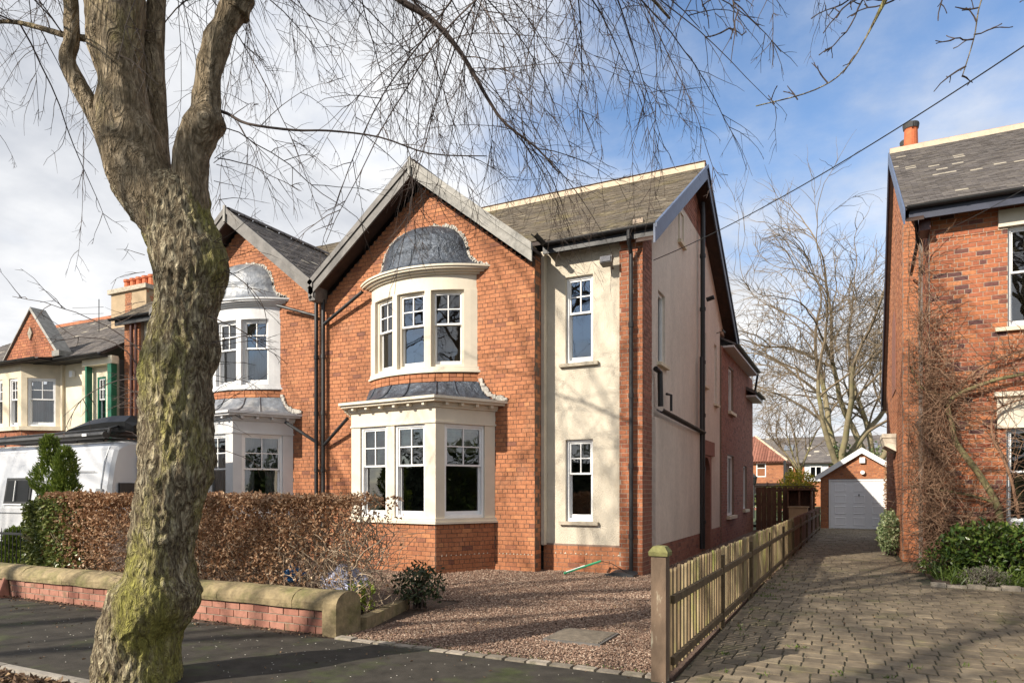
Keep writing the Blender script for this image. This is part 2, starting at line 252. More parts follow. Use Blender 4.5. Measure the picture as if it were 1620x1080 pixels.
# ------------------------------------------------------------------ mesh helpers
class Fr:
    """a wall frame: plan origin o, direction u along the wall, outward normal n"""
    def __init__(s, o, u, n): s.o = o; s.u = u; s.n = n
    def p(s, u, n, z): return (s.o[0] + s.u[0] * u + s.n[0] * n, s.o[1] + s.u[1] * u + s.n[1] * n, z)
def front(x, y): return Fr((x, y), (1, 0), (0, -1))
def sideR(x, y): return Fr((x, y), (0, 1), (1, 0))
def sideL(x, y): return Fr((x, y), (0, 1), (-1, 0))
def between(a, b):
    d = Vector((b[0] - a[0], b[1] - a[1])); L = d.length; d /= L
    return Fr(a, (d.x, d.y), (d.y, -d.x)), L
class MB:
    def __init__(s): s.v = []; s.f = []; s.a = []
    def face(s, pts, var=0.5):
        i = len(s.v); s.v += [tuple(p) for p in pts]; s.f.append(tuple(range(i, i + len(pts)))); s.a.append(var)
    def hexa(s, p, var=0.5):
        i = len(s.v); s.v += [tuple(q) for q in p]
        for q in ((0, 1, 2, 3), (7, 6, 5, 4), (0, 4, 5, 1), (1, 5, 6, 2), (2, 6, 7, 3), (3, 7, 4, 0)):
            s.f.append(tuple(i + k for k in q)); s.a.append(var)
        return s
    def box(s, x0, x1, y0, y1, z0, z1, var=0.5):
        return s.hexa([(x0, y0, z0), (x1, y0, z0), (x1, y1, z0), (x0, y1, z0), (x0, y0, z1), (x1, y0, z1), (x1, y1, z1), (x0, y1, z1)], var)
    def fb(s, fr, u0, u1, n0, n1, z0, z1, var=0.5):
        return s.hexa([fr.p(u0, n0, z0), fr.p(u1, n0, z0), fr.p(u1, n1, z0), fr.p(u0, n1, z0), fr.p(u0, n0, z1), fr.p(u1, n0, z1), fr.p(u1, n1, z1), fr.p(u0, n1, z1)], var)
    def prism(s, pts, off, var=0.5):
        n = len(pts); i = len(s.v); off = Vector(off)
        s.v += [tuple(p) for p in pts] + [tuple(Vector(p) + off) for p in pts]
        s.f.append(tuple(range(i, i + n))); s.f.append(tuple(range(i + 2 * n - 1, i + n - 1, -1))); s.a += [var, var]
        for k in range(n):
            s.f.append((i + k, i + (k + 1) % n, i + n + (k + 1) % n, i + n + k)); s.a.append(var)
        return s
    def tube(s, path, rad, sides=6, var=0.5, cap=True, noise_amp=0.0):
        P = [Vector(p) for p in path]; n = len(P); i0 = len(s.v)
        if not isinstance(rad, (list, tuple)): rad = [rad] * n
        t0 = (P[1] - P[0]).normalized(); a = t0.orthogonal().normalized()
        for k in range(n):
            t = ((P[min(k + 1, n - 1)] - P[max(k - 1, 0)])).normalized()
            a = (a - t * a.dot(t)); a = a.normalized() if a.length > 1e-6 else t.orthogonal().normalized()
            b = t.cross(a)
            for j in range(sides):
                an = 2 * math.pi * j / sides; dv = a * math.cos(an) + b * math.sin(an); q = P[k] + dv * rad[k]
                if noise_amp: q += dv * (rad[k] * noise_amp * (noise.noise(q * (1.6 / max(rad[k], .02)) * .35) + .6 * noise.noise(q * 9)))
                s.v.append((q.x, q.y, q.z))
        for k in range(n - 1):
            for j in range(sides):
                j2 = (j + 1) % sides
                s.f.append((i0 + k * sides + j, i0 + k * sides + j2, i0 + (k + 1) * sides + j2, i0 + (k + 1) * sides + j)); s.a.append(var)
        if cap and sides > 3:
            s.f.append(tuple(i0 + j for j in range(sides - 1, -1, -1))); s.f.append(tuple(i0 + (n - 1) * sides + j for j in range(sides))); s.a += [var, var]
        return s
    def loft(s, rings, var=0.5, close=True, caps=False):
        n = len(rings[0]); i0 = len(s.v)
        for r in rings: s.v += [tuple(p) for p in r]
        for k in range(len(rings) - 1):
            for j in range(n if close else n - 1):
                j2 = (j + 1) % n
                s.f.append((i0 + k * n + j, i0 + k * n + j2, i0 + (k + 1) * n + j2, i0 + (k + 1) * n + j)); s.a.append(var)
        if caps:
            s.f.append(tuple(i0 + j for j in range(n - 1, -1, -1))); s.f.append(tuple(i0 + (len(rings) - 1) * n + j for j in range(n))); s.a += [var, var]
        return s
    def mesh(s, name, mat, smooth=False):
        me = bpy.data.meshes.new(name); me.from_pydata(s.v, [], s.f)
        me.attributes.new('var', 'FLOAT', 'FACE').data.foreach_set('value', s.a)
        if smooth: me.polygons.foreach_set('use_smooth', [True] * len(s.f))
        me.materials.append(MATS[mat]); return me
    def build(s, name, mat, parent=None, smooth=False, kind=None):
        o = bpy.data.objects.new(name, s.mesh(name, mat, smooth)); COL.objects.link(o)
        if parent: attach(o, parent)
        if kind: o['kind'] = kind
        return o
def attach(o, parent):
    o.parent = parent
    l = parent.location
    if parent.type == 'EMPTY': o.matrix_parent_inverse = Matrix.Translation((-l.x, -l.y, -l.z))
def thing(name, label, cat, loc, group=None):
    o = bpy.data.objects.new(name, None); COL.objects.link(o); o.location = loc; o.empty_display_size = 0.3
    return tag(o, label, cat, group)
def tag(o, label, cat, group=None):
    o['label'] = label; o['category'] = cat
    if group: o['group'] = group
    return o
def part(name, mat, parent, fn, smooth=False, kind=None):
    m = MB(); fn(m); return m.build(name, mat, parent, smooth, kind)
def structure(name, mat, fn, kind='structure', smooth=False):
    m = MB(); fn(m); return m.build(name, mat, None, smooth, kind)

# ------------------------------------------------------------------ brickwork: bricks proud of a mortar backing
BRICKS = {}
POOL = {}
def pool_mesh(mat, var):
    k = (mat, int(var * 23.99))
    if k not in POOL:
        POOL[k] = MB().box(-.5, .5, -.5, .5, -.5, .5, (k[1] + .5) / 24).mesh('brick', mat)
    return POOL[k]
def cut(iv, holes):
    for a, b in holes:
        o = []
        for x, y in iv:
            if b <= x or a >= y: o.append((x, y)); continue
            if a > x: o.append((x, a))
            if b < y: o.append((b, y))
        iv = o
    return iv
def lay(key, fr, wall, u0, u1, z0, z1, mat='brick', ch=0.0865, bl=0.236, holes=(), edge=None, j=0.011, seed=1, header_every=4, shift=0.0):
    rr = random.Random(seed); L = BRICKS.setdefault(key, []); i = 0; v = z0
    while v < z1 - 0.02:
        v1 = min(v + ch, z1); mid = (v + v1) / 2
        iv = [edge(v1 - 0.01)] if edge else [(u0, u1)]
        iv = cut([(a, b) for a, b in iv if b > a + .03], [(h[0], h[1]) for h in holes if h[2] < mid < h[3]])
        b_ = bl / 2 if (header_every and i % header_every == 2) else bl
        off = shift + ((i % 2) * .5 + (.25 if b_ < bl else 0)) * bl + rr.uniform(-.012, .012)
        for a, b in iv:
            k = math.floor((a - off) / b_)
            while off + k * b_ < b:
                s_, e_ = max(a, off + k * b_), min(b, off + (k + 1) * b_); k += 1
                if e_ - s_ < 0.035: continue
                var = min(max(rr.gauss(.55, .16), 0), 1)
                if rr.random() < (.04 if mat == 'brick' else .07): var = rr.uniform(0, .15)
                L.append((fr, s_ + j / 2, e_ - j / 2, v + j / 2, v1 - j / 2, rr.uniform(-.0025, .003), var, wall, mat))
        v = v1; i += 1
def backing(m, fr, u0, u1, z0, z1, holes=(), t=0.22, d=0.007):
    zs = sorted({z0, z1} | {h[2] for h in holes if z0 < h[2] < z1} | {h[3] for h in holes if z0 < h[3] < z1})
    for a, b in zip(zs, zs[1:]):
        for x, y in cut([(u0, u1)], [(h[0], h[1]) for h in holes if h[2] < (a + b) / 2 < h[3]]):
            m.fb(fr, x, y, -t, -d, a, b)
def finish_bricks(key, n=300):
    L = BRICKS.pop(key); sc = []
    for i, b in enumerate(L):
        fr, a, c, z0, z1 = b[:5]; p = fr.p((a + c) / 2, 0, (z0 + z1) / 2); q = proj(p)
        vis = 0
        if q and 0 < q[0] < 1620 and 0 < q[1] < 1080:
            vw = Vector((-p[0], -p[1])).normalized(); f = vw.dot(Vector(fr.n))
            if f > .05: vis = (c - a) * (z1 - z0) * f / q[2] ** 2
        sc.append((vis, i))
    sc.sort(reverse=True); chosen = {i for v, i in sc[:n] if v > 0}; rest = {}
    for i, (fr, a, c, z0, z1, dj, var, wall, mat) in enumerate(L):
        if i in chosen:
            o = bpy.data.objects.new('brick', pool_mesh(mat, var)); COL.objects.link(o); attach(o, wall)
            x, y, z = fr.p((a + c) / 2, dj - .0125, (z0 + z1) / 2)
            o.matrix_basis = Matrix(((fr.u[0] * (c - a), fr.n[0] * .025, 0, x), (fr.u[1] * (c - a), fr.n[1] * .025, 0, y), (0, 0, z1 - z0, z), (0, 0, 0, 1)))
        else:
            rest.setdefault((wall.name, mat), (wall, MB()))[1].fb(fr, a, c, dj - .025, dj, z0, z1, var)
    for (w, mat), (wall, m) in rest.items(): m.build('brickwork', mat, wall, kind='stuff')

# ------------------------------------------------------------------ roofs, gutters, windows
def slates(m, P0, U, V, W_, Ls, w=0.25, e=0.115, clip=None, seed=3, th=0.012):
    rr = random.Random(seed); P0 = Vector(P0); U = Vector(U).normalized(); V = Vector(V).normalized(); Nn = U.cross(V)
    if Nn.z < 0: Nn = -Nn
    rows = int(Ls / e)
    for r in range(rows + 1):
        x = -(r % 2) * w / 2
        while x < W_:
            a, b = max(x, 0), min(x + w, W_); x += w
            if b - a < .03: continue
            v0, v1 = r * e + rr.uniform(-.006, .006), min(r * e + e * 1.5, Ls + .02)
            c = P0 + U * ((a + b) / 2) + V * v0
            if clip and not clip(c): continue
            l0, l1 = .02 + rr.uniform(-.004, .006), .004
            g = .003
            q = [P0 + U * (a + g) + V * v0 + Nn * (l0 - th), P0 + U * (b - g) + V * v0 + Nn * (l0 - th), P0 + U * (b - g) + V * v0 + Nn * l0, P0 + U * (a + g) + V * v0 + Nn * l0,
                 P0 + U * (a + g) + V * v1 + Nn * (l1 - th), P0 + U * (b - g) + V * v1 + Nn * (l1 - th), P0 + U * (b - g) + V * v1 + Nn * l1, P0 + U * (a + g) + V * v1 + Nn * l1]
            var = min(max(rr.gauss(.5, .2), 0), .93)
            if rr.random() < .018: var = 1.0
            m.hexa(q, var)
def slab(m, pts, th=0.06, var=.5): m.prism(pts, (0, 0, -th), var)
def gutter(m, a, b, r=0.058):
    a = Vector(a); b = Vector(b); d = (b - a).normalized(); side = Vector((0, 0, 1)).cross(d).normalized()
    prof = [(math.cos(t), math.sin(t)) for t in [math.pi + k * math.pi / 8 for k in range(9)]]
    out = [(r * c, r * s_) for c, s_ in prof] + [(r * .86 * c, r * .86 * s_) for c, s_ in reversed(prof)]
    m.loft([[p + side * x + Vector((0, 0, 1)) * z for x, z in out] for p in (a, b)], caps=False)
    n = max(2, int((b - a).length / .9))
    for k in range(n + 1):
        p = a + (b - a) * (k / n)
        m.loft([[p + d * t + side * x * 1.12 + Vector((0, 0, 1)) * (z * 1.12) for x, z in out] for t in (-.02, .02)])
def pipe(m, pts, r=0.038, sides=10, collars=True):
    m.tube(pts, r, sides)
    if collars:
        for a, b in zip(pts, pts[1:]):
            a = Vector(a); b = Vector(b); L = (b - a).length
            if L > 1.2:
                n = int(L / 1.6) + 1
                for k in range(1, n + 1):
                    p = a + (b - a) * (k / (n + .5)); d = (b - a).normalized(); m.tube([p - d * .045, p + d * .045], r * 1.28, sides)
def ring(m, fr, u0, u1, z0, z1, w, n0, n1, wb=None):
    wb = wb or w
    m.fb(fr, u0, u0 + w, n0, n1, z0, z1); m.fb(fr, u1 - w, u1, n0, n1, z0, z1)
    m.fb(fr, u0 + w, u1 - w, n0, n1, z1 - w, z1); m.fb(fr, u0 + w, u1 - w, n0, n1, z0, z0 + wb)
def sash(parent, fr, u0, u1, z0, z1, back=-0.10, cols=2, rows=2, split=0.44, mat='white_frame', sill=None, sill_w=0.1, pane='pane', blind=None, box='white_frame', curtain=False, lower_cols=1):
    """sliding sash: box frame, upper sash with small panes, lower sash with one"""
    w = MB(); ring(w, fr, u0, u1, z0, z1, .05, back - .07, back + .045, .06)
    win = w.build('window', box, parent)
    mz = z1 - (z1 - z0) * split; s = MB(); a, b = u0 + .05, u1 - .05
    ring(s, fr, a, b, mz - .012, z1 - .05, .036, back - .028, back + .022)
    s.build('sash', mat, win); s = MB()
    ring(s, fr, a, b, z0 + .06, mz + .026, .038, back - .066, back - .030, .075); s.build('sash', mat, win)
    g = MB(); ia, ib, jz0, jz1 = a + .036, b - .036, mz + .024, z1 - .086
    for k in range(1, cols): x = ia + (ib - ia) * k / cols; g.fb(fr, x - .011, x + .011, back - .02, back + .016, jz0, jz1)
    for k in range(1, rows): z = jz0 + (jz1 - jz0) * k / rows; g.fb(fr, ia, ib, back - .019, back + .015, z - .011, z + .011)
    if cols > 1: g.build('glazing_bar', mat, win)
    for c in range(cols):
        for r in range(rows):
            p = MB(); x0 = ia + (ib - ia) * c / cols; x1 = ia + (ib - ia) * (c + 1) / cols; y0 = jz0 + (jz1 - jz0) * r / rows; y1 = jz0 + (jz1 - jz0) * (r + 1) / rows
            ti = R.uniform(-.0035, .0035)
            p.face([fr.p(x0, back - .004 + ti, y0), fr.p(x1, back - .004 - ti, y0), fr.p(x1, back - .004 - ti, y1), fr.p(x0, back - .004 + ti, y1)]); p.build('pane', pane, win)
    p = MB(); p.face([fr.p(a + .03, back - .048, z0 + .12), fr.p(b - .03, back - .048, z0 + .12), fr.p(b - .03, back - .048, mz), fr.p(a + .03, back - .048, mz)]); p.build('pane', pane, win)
    if sill: MB().fb(fr, u0 - sill_w, u1 + sill_w, back + .02, .075, z0 - .07, z0 - .002).build('sill', sill, win)
    if blind:
        bl = MB(); zb = z1 - (z1 - z0) * blind; n = 5
        for k in range(n):
            zt = z1 - .05 - (z1 - .05 - zb) * k / n; zl = z1 - .05 - (z1 - .05 - zb) * (k + 1) / n
            bl.face([fr.p(u0 + .06, back - .12, zt), fr.p(u1 - .06, back - .12, zt), fr.p(u1 - .06, back - .085 - .01 * k / n, zl), fr.p(u0 + .06, back - .085 - .01 * k / n, zl)])
        bl.build('blind', 'blind', win)
    if curtain:
        cu = MB(); n = 14
        for sgn, c0 in ((1, u0 + .05), (-1, u1 - .05)):
            pts = [(c0 + sgn * k * .022, back - .17 + .025 * math.sin(k * 1.7)) for k in range(n)]
            for (xa, na), (xb, nb) in zip(pts, pts[1:]): cu.face([fr.p(xa, na, z0), fr.p(xb, nb, z0), fr.p(xb, nb, z1), fr.p(xa, na, z1)])
        cu.build('curtain', 'curtain', win)
    return win
# ------------------------------------------------------------------ the setting: ground, road, pavement, drives
structure('ground', 'grass_ground', lambda m: m.face([(-400, -300, -.14), (400, -300, -.14), (400, 500, -.14), (-400, 500, -.14)]))
structure('road', 'road_tar', lambda m: m.face([(-120, -5.2, -.035), (120, -5.2, -.035), (120, 3.504, -.035), (-120, 3.504, -.035)]))
structure('far_pavement', 'tarmac', lambda m: m.box(-120, 120, -8.2, -5.2, -.13, 0))
structure('pavement', 'tarmac', lambda m: m.box(-120, 120, 3.572, 5.72, -.13, 0.0))
structure('front_garden', 'soil', lambda m: m.face([(-120, 5.72, -.02), (-5.0, 5.72, -.02), (-5.0, 12.8, -.02), (-120, 12.8, -.02)]))
structure('gravel_drive', 'gravel_bed', lambda m: [m.box(-5.0, -1.38, 5.86, 12.9, -.12, -.012), m.box(-11.2, -5.0, 8.6, 12.9, -.12, -.012), m.box(-3.5, -1.3, 12.9, 34, -.12, -.012)])
structure('block_drive', 'paver_joint', lambda m: m.box(-1.34, 14, 5.72, 34, -.12, -.012))
structure('back_lawn', 'grass_ground', lambda m: m.face([(-60, 34, -.03), (60, 34, -.03), (60, 110, -.03), (-60, 110, -.03)]))
kerb_root = MB().box(-120, 120, 3.505, 3.566, -.14, -.03).build('kerb', 'kerb', None, kind='structure')
rk = random.Random(4); x = -16.0
while x < 6:
    w = rk.uniform(.86, .94)
    m = MB().box(x + .004, x + w - .004, 3.50, 3.57, -.05, .004 + rk.uniform(-.003, .005), rk.random()); m.build('kerb_stone', 'kerb', kerb_root); x += w
# granite setts between pavement and gravel
sett_root = MB().box(-5.0, -1.42, 5.722, 5.858, -.12, -.015).build('edging_strip', 'paver_joint', None, kind='structure')
x = -5.0
while x < -1.5:
    w = rk.uniform(.19, .27); h = rk.uniform(.006, .020); dy = rk.uniform(-.008, .008)
    m = MB(); g = .009
    m.hexa([(x + g, 5.73 + dy, -.05), (x + w - g, 5.73 + dy, -.05), (x + w - g, 5.85 + dy, -.05), (x + g, 5.85 + dy, -.05), (x + g + .006, 5.736 + dy, h), (x + w - g - .006, 5.736 + dy, h), (x + w - g - .006, 5.844 + dy, h), (x + g + .006, 5.844 + dy, h)], rk.random())
    m.build('sett', 'sett', sett_root); x += w
# block paving: rows along X, the largest in view as single blocks
drive = bpy.data.objects['block_drive']; blocks = []; y = 5.73; row = 0; rk = random.Random(9)
while y < 31.6:
    rw = rk.uniform(.195, .21)
    x = -1.30 + rk.uniform(-.2, 0)
    xr = min(.34 * y + 1.6, 7.5)
    while x < xr:
        w = rk.choice((.16, .19, .19, .20, .23)); a = max(x, -1.33); b = x + w; x += w
        if b - a < .06: continue
        if (y > 13.05 and b > 1.25) or (y > 17.4 and b > 1.0): continue
        blocks.append((a, b, y, y + rw, rk.uniform(-.004, .006), min(max(rk.gauss(.5, .22), 0), 1)))
    y += rw; row += 1
def block_geo(m, a, b, y0, y1, h, var, ox=0, oy=0):
    g, c = .007, .005
    lo = [(a + g - ox, y0 + g - oy), (b - g - ox, y0 + g - oy), (b - g - ox, y1 - g - oy), (a + g - ox, y1 - g - oy)]
    hi = [(a + g + c - ox, y0 + g + c - oy), (b - g - c - ox, y0 + g + c - oy), (b - g - c - ox, y1 - g - c - oy), (a + g + c - ox, y1 - g - c - oy)]
    m.loft([[(p[0], p[1], -.03) for p in lo], [(p[0], p[1], h - .005) for p in lo], [(p[0], p[1], h) for p in hi]], var)
    m.face([(p[0], p[1], h) for p in hi], var)
sc = []
for i, b in enumerate(blocks):
    q = proj(((b[0] + b[1]) / 2, (b[2] + b[3]) / 2, 0)); ok = q and 0 < q[0] < 1620 and q[1] < 1085
    sc.append((-(1 / q[2] ** 3 * (b[1] - b[0])) if ok else 0, i))
chosen = {i for v, i in sorted(sc)[:300]}; rest = MB()
for i, b in enumerate(blocks):
    if i in chosen: m = MB(); block_geo(m, *b); m.build('paving_block', 'paver', drive)
    else: block_geo(rest, *b)
rest.build('far_paving_blocks', 'paver', drive, kind='stuff')

# ------------------------------------------------------------------ the pair of semi-detached houses
def off_line(pts, o, yw):
    """offset an open plan polyline outwards; the ends stay on the wall line y = yw"""
    ls = []
    for a, b in zip(pts, pts[1:]):
        d = Vector((b[0] - a[0], b[1] - a[1])).normalized(); n = Vector((d.y, -d.x)); ls.append((Vector(a) + n * o, d))
    def isect(p, d, q, e):
        k = d.x * e.y - d.y * e.x; t = ((q.x - p.x) * e.y - (q.y - p.y) * e.x) / k; return p + d * t
    out = [isect(ls[0][0], ls[0][1], Vector((0, yw)), Vector((1, 0)))]
    for (p, d), (q, e) in zip(ls, ls[1:]): out.append(isect(p, d, q, e) if abs(d.x * e.y - d.y * e.x) > 1e-6 else q)
    out.append(isect(ls[-1][0], ls[-1][1], Vector((0, yw)), Vector((1, 0))))
    return [(p.x, p.y) for p in out]
def layer(m, pl, z0, z1, var=.5): m.prism([(x, y, z0) for x, y in pl], (0, 0, z1 - z0), var)
def arc(cx, hw, sag, yw, n=24, o=0.0):
    if sag < 1e-4: sag = 1e-4
    Rr = (hw * hw + sag * sag) / (2 * sag); h = math.asin(min(1, hw / Rr)); cy = yw - sag + Rr; R2 = Rr + o
    h2 = math.acos(max(-1, min(1, (cy - yw) / R2)))
    return [(cx + R2 * math.sin(-h2 + 2 * h2 * k / n), cy - R2 * math.cos(-h2 + 2 * h2 * k / n)) for k in range(n + 1)]
YW = 12.3
def wing(house, key, cx, stone, lead, blinds, seed, curtains=False, x0=None, x1=None, boards=('verge_grey', 'barge_grey')):  # default boards: sunlit right and shaded left put into the two greys
    f = front(0, YW)
    low = [(cx - 1.75, YW), (cx - 1.12, 11.33), (cx + 1.12, 11.1), (cx + 1.78, YW)]
    holes = [(cx - 1.5, cx + 1.55, 1.0, 2.92), (cx - 1.2, cx + 1.2, 4.12, 5.9)]
    m = MB(); backing(m, f, x0, x1, -.1, 6.0, holes)
    m.prism([(x0, YW + .007, 6.0), (x1, YW + .007, 6.0), (cx, YW + .007, 8.14)], (0, .21, 0))
    wall = m.build('front_wall', 'mortar_dark', house)
    zg = lambda x: 8.16 - .785 * abs(x - cx)
    def edge(z):
        h = max(0, (8.16 - z) / .785); return (max(x0, cx - h), min(x1, cx + h))
    nb = [(cx - 1.74, cx + 1.77, -.2, 3.3), (cx - 1.34, cx + 1.34, 3.84, 6.1)]
    lay(key, f, wall, x0, x1, -.02, 8.1, holes=nb, edge=edge, seed=seed)
    # ---- lower canted bay
    bm = MB()
    ov = [off_line(low, o, YW + .02) for o in (0, .045, .06, .20, .25)]
    layer(bm, ov[0], 2.94, 3.20); layer(bm, off_line(low, .02, YW + .02), 2.90, 2.938)
    sill = MB(); layer(sill, off_line(low, .055, YW + .02), .945, .985); layer(sill, off_line(low, .03, YW + .02), .988, 1.05)
    faces = []
    for a, b in zip(low, low[1:]): faces.append(between(a, b))
    spans = [[(.18, .98)], [(.26, .98), (1.20, 1.98)], [(.20, 1.12)]]
    for (fr, L), sp in zip(faces, spans):
        xs = [0] + [v for s_ in sp for v in s_] + [L]
        for a, b in zip(xs[0::2], xs[1::2]): bm.fb(fr, a + .003, b - .003, -.2, -.002, 1.052, 2.898)
    bay = bm.build('bay', stone, house); sill.build('bay_sill', stone, bay)
    mo = MB(); layer(mo, ov[1], 3.202, 3.235); layer(mo, ov[3], 3.30, 3.345); layer(mo, ov[4], 3.347, 3.40); layer(mo, ov[2], 3.237, 3.298); mo.build('cornice', stone, bay)
    for (fr, L) in faces:
        n = int(L / .33); 
        for k in range(n): u = (k + .5) * L / n; MB().fb(fr, u - .03, u + .03, .055, .16, 3.24, 3.299).build('dentil', stone, bay)
    base = MB()
    for fr, L in faces: base.fb(fr, 0, L, -.2, -.007, -.1, .944)
    bw = base.build('bay_wall', 'mortar_dark', house)
    for k, (fr, L) in enumerate(faces): lay(key, fr, bw, .012, L - .004, -.02, .94, mat='brick', seed=seed + 5 + k)
    for (fr, L), sp in zip(faces, spans):
        for a, b in sp: sash(house, fr, a, b, 1.052, 2.898, back=-.085, blind=blinds, mat='white_frame', curtain=curtains, box='white_frame')
    # ---- lead roof over the lower bay, sweeping up to the bow above
    N = 24; ol = off_line(low, .18, YW - .01); seg = [0]
    for a, b in zip(ol, ol[1:]): seg.append(seg[-1] + math.dist(a, b))
    def alongl(t):
        s = t * seg[-1]
        for k in range(3):
            if s <= seg[k + 1] + 1e-9:
                q = (s - seg[k]) / (seg[k + 1] - seg[k]); return (ol[k][0] + (ol[k + 1][0] - ol[k][0]) * q, ol[k][1] + (ol[k + 1][1] - ol[k][1]) * q)
        return ol[-1]
    inner = arc(cx, 1.40, .45, YW - .01, N); prof = [(0, 0), (.25, .05), (.5, .16), (.7, .33), (.86, .58), (1, 1)]
    rings = []
    for t, zf in prof:
        rg = []
        for k in range(N + 1):
            o_ = alongl(k / N); i_ = inner[k]; rg.append((o_[0] + (i_[0] - o_[0]) * t, o_[1] + (i_[1] - o_[1]) * t, 3.40 + .43 * zf))
        rings.append(rg)
    lr = MB(); lr.loft(rings, close=False)
    lr.face(rings[-1] + [(inner[-1][0], YW + .1, 3.83), (inner[0][0], YW + .1, 3.83)])
    roof = lr.build('lead_roof', lead, bay, smooth=True)
    for k in (3, 8, 12, 17, 20): MB().tube([Vector(r[k]) + Vector((0, -.004, .008)) for r in rings], .021, 6).build('lead_roll', lead, bay, smooth=True)
    fl = MB(); rr = random.Random(seed)
    for k in range(26):
        t = k / 25; q = rings[min(5, int(t * 5.99))][-1]; r0 = rings[min(int(t * 5), 4)][-1]; r1 = rings[min(int(t * 5) + 1, 5)][-1]; w_ = t * 5 - min(int(t * 5), 4)
        px_, pz = r0[0] + (r1[0] - r0[0]) * w_, r0[2] + (r1[2] - r0[2]) * w_
        fl.box(px_ + rr.uniform(0, .02), px_ + rr.uniform(.05, .11), YW - .03 - rr.uniform(0, .02), YW, pz + rr.uniform(-.01, .03), pz + rr.uniform(.05, .11))
    fl.build('flashing', 'flashing', bay)
    # ---- upper bow: brick band, sill, stone lights, cornice, lead dome
    def arcl(o, z0, z1, m): layer(m, arc(cx, 1.37, .45, YW + .02, 28, o), z0, z1)
    A = arc(cx, 1.37, .45, YW, 10); bb = MB(); layer(bb, arc(cx, 1.37, .45, YW + .02, 10, -.008), 3.8, 4.028)
    band = bb.build('bow_wall', 'mortar_dark', house)
    for k, (a, b) in enumerate(zip(A, A[1:])): fr, L = between(a, b); lay(key, fr, band, .002, L - .002, 3.84, 4.03, seed=seed + 30 + k, bl=L, header_every=0, shift=0)
    u = MB(); arcl(0, 5.74, 6.05, u); Rr = (1.37 ** 2 + .45 ** 2) / .9; cyc = YW - .45 + Rr
    P = lambda deg, o=0: (cx + (Rr + o) * math.sin(math.radians(deg)), cyc - (Rr + o) * math.cos(math.radians(deg)))
    cuts = [-36.3, -29.4, -12.1, -8.7, 8.7, 12.1, 29.4, 36.3]
    for a, b in zip(cuts[0::2], cuts[1::2]):
        q = [P(a), P((a + b) / 2), P(b), P(b, -.2), P(a, -.2)]; layer(u, q, 4.152, 5.738)
    bow = u.build('bow', stone, house)
    s2 = MB(); arcl(.055, 4.03, 4.075, s2); arcl(.03, 4.077, 4.15, s2); s2.build('bow_sill', stone, bow)
    co = MB(); arcl(.05, 6.052, 6.09, co); arcl(.11, 6.092, 6.13, co); arcl(.17, 6.132, 6.17, co); arcl(.20, 6.172, 6.21, co); co.build('bow_cornice', stone, bow)
    for a, b in zip(cuts[1:-1:2], cuts[2::2]):
        fr, L = between(P(a), P(b)); sash(house, fr, .012, L - .012, 4.152, 5.738, back=-.12, curtain=curtains, box=stone, mat='white_frame')
    prof = [(6.211, 1.50, .60), (6.25, 1.36, .55), (6.33, 1.22, .50), (6.45, 1.11, .47), (6.6, 1.06, .45), (6.62, 1.065, .46), (6.8, 1.0, .41), (6.95, .90, .35), (7.07, .76, .27), (7.15, .58, .2), (7.2, .36, .12), (7.22, .12, .03)]
    dome = MB(); dome.loft([[(x, y, z) for x, y in arc(cx + .05, w_, s_, YW - .004, 28)] for z, w_, s_ in prof], close=False)
    dm = dome.build('lead_dome', lead, bow, smooth=True)
    for k in (7, 14, 21):
        MB().tube([(arc(cx + .05, w_, s_, YW - .004, 28)[k][0], arc(cx + .05, w_, s_, YW - .004, 28)[k][1] - .004, z) for z, w_, s_ in prof[:6]], .012, 6).build('lead_roll', lead, bow, smooth=True)
    fl = MB()
    for s_ in (-1, 1):
        for k in range(46):
            t = k / 45 * (len(prof) - 1); i = min(int(t), len(prof) - 2); w_ = t - i
            hw = prof[i][1] + (prof[i + 1][1] - prof[i][1]) * w_; z = prof[i][0] + (prof[i + 1][0] - prof[i][0]) * w_
            a = rr.uniform(.02, .07 if s_ > 0 else .04); xc = cx + .05 + s_ * (hw + rr.uniform(0, .03))
            fl.prism([(xc - a, YW - .012, z - a * rr.random()), (xc + a * rr.random(), YW - .012, z - a * rr.uniform(.3, 1)), (xc + a, YW - .012, z + a * rr.random()), (xc + a * .2, YW - .012, z + a)], (0, .02, 0))
    fl.build('flashing', 'flashing', bow)
    # ---- gable roof of the wing
    rf = MB(); hl = 2.78; yb = 15.6; yf = 11.9; S_ = .785
    for s_ in (-1, 1):
        pts = [(cx, yf, 8.47), (cx, yb, 8.47), (cx + s_ * hl, 12.4, 8.47 - S_ * hl), (cx + s_ * hl, yf, 8.47 - S_ * hl)]; slab(rf, pts, .07)
    rfo = rf.build('gable_roof', 'under_roof', house)
    sl = MB(); cl = lambda c: c.z > 6.5 + (c.y - 12.45) * .636 - .02
    for s_ in (-1, 1): slates(sl, (cx + s_ * hl, yf, 8.47 - S_ * hl), (0, 1, 0), (-s_, 0, S_), 3.7, hl * math.hypot(1, S_) - .04, clip=cl, seed=seed + s_)
    sl.build('slates', 'slate_grey' if lead == 'lead_pale' else 'slate', rfo, kind='stuff')
    rt = MB(); y = yf
    while y < yb - .2: rt.loft([[(cx + .13 * math.cos(t), yy, 8.44 + .11 * math.sin(t)) for t in [math.pi * k / 6 for k in range(7)]] for yy in (y, y + .43)], close=False); y += .45
    rt.build('ridge_tiles', 'slate_grey', rfo)
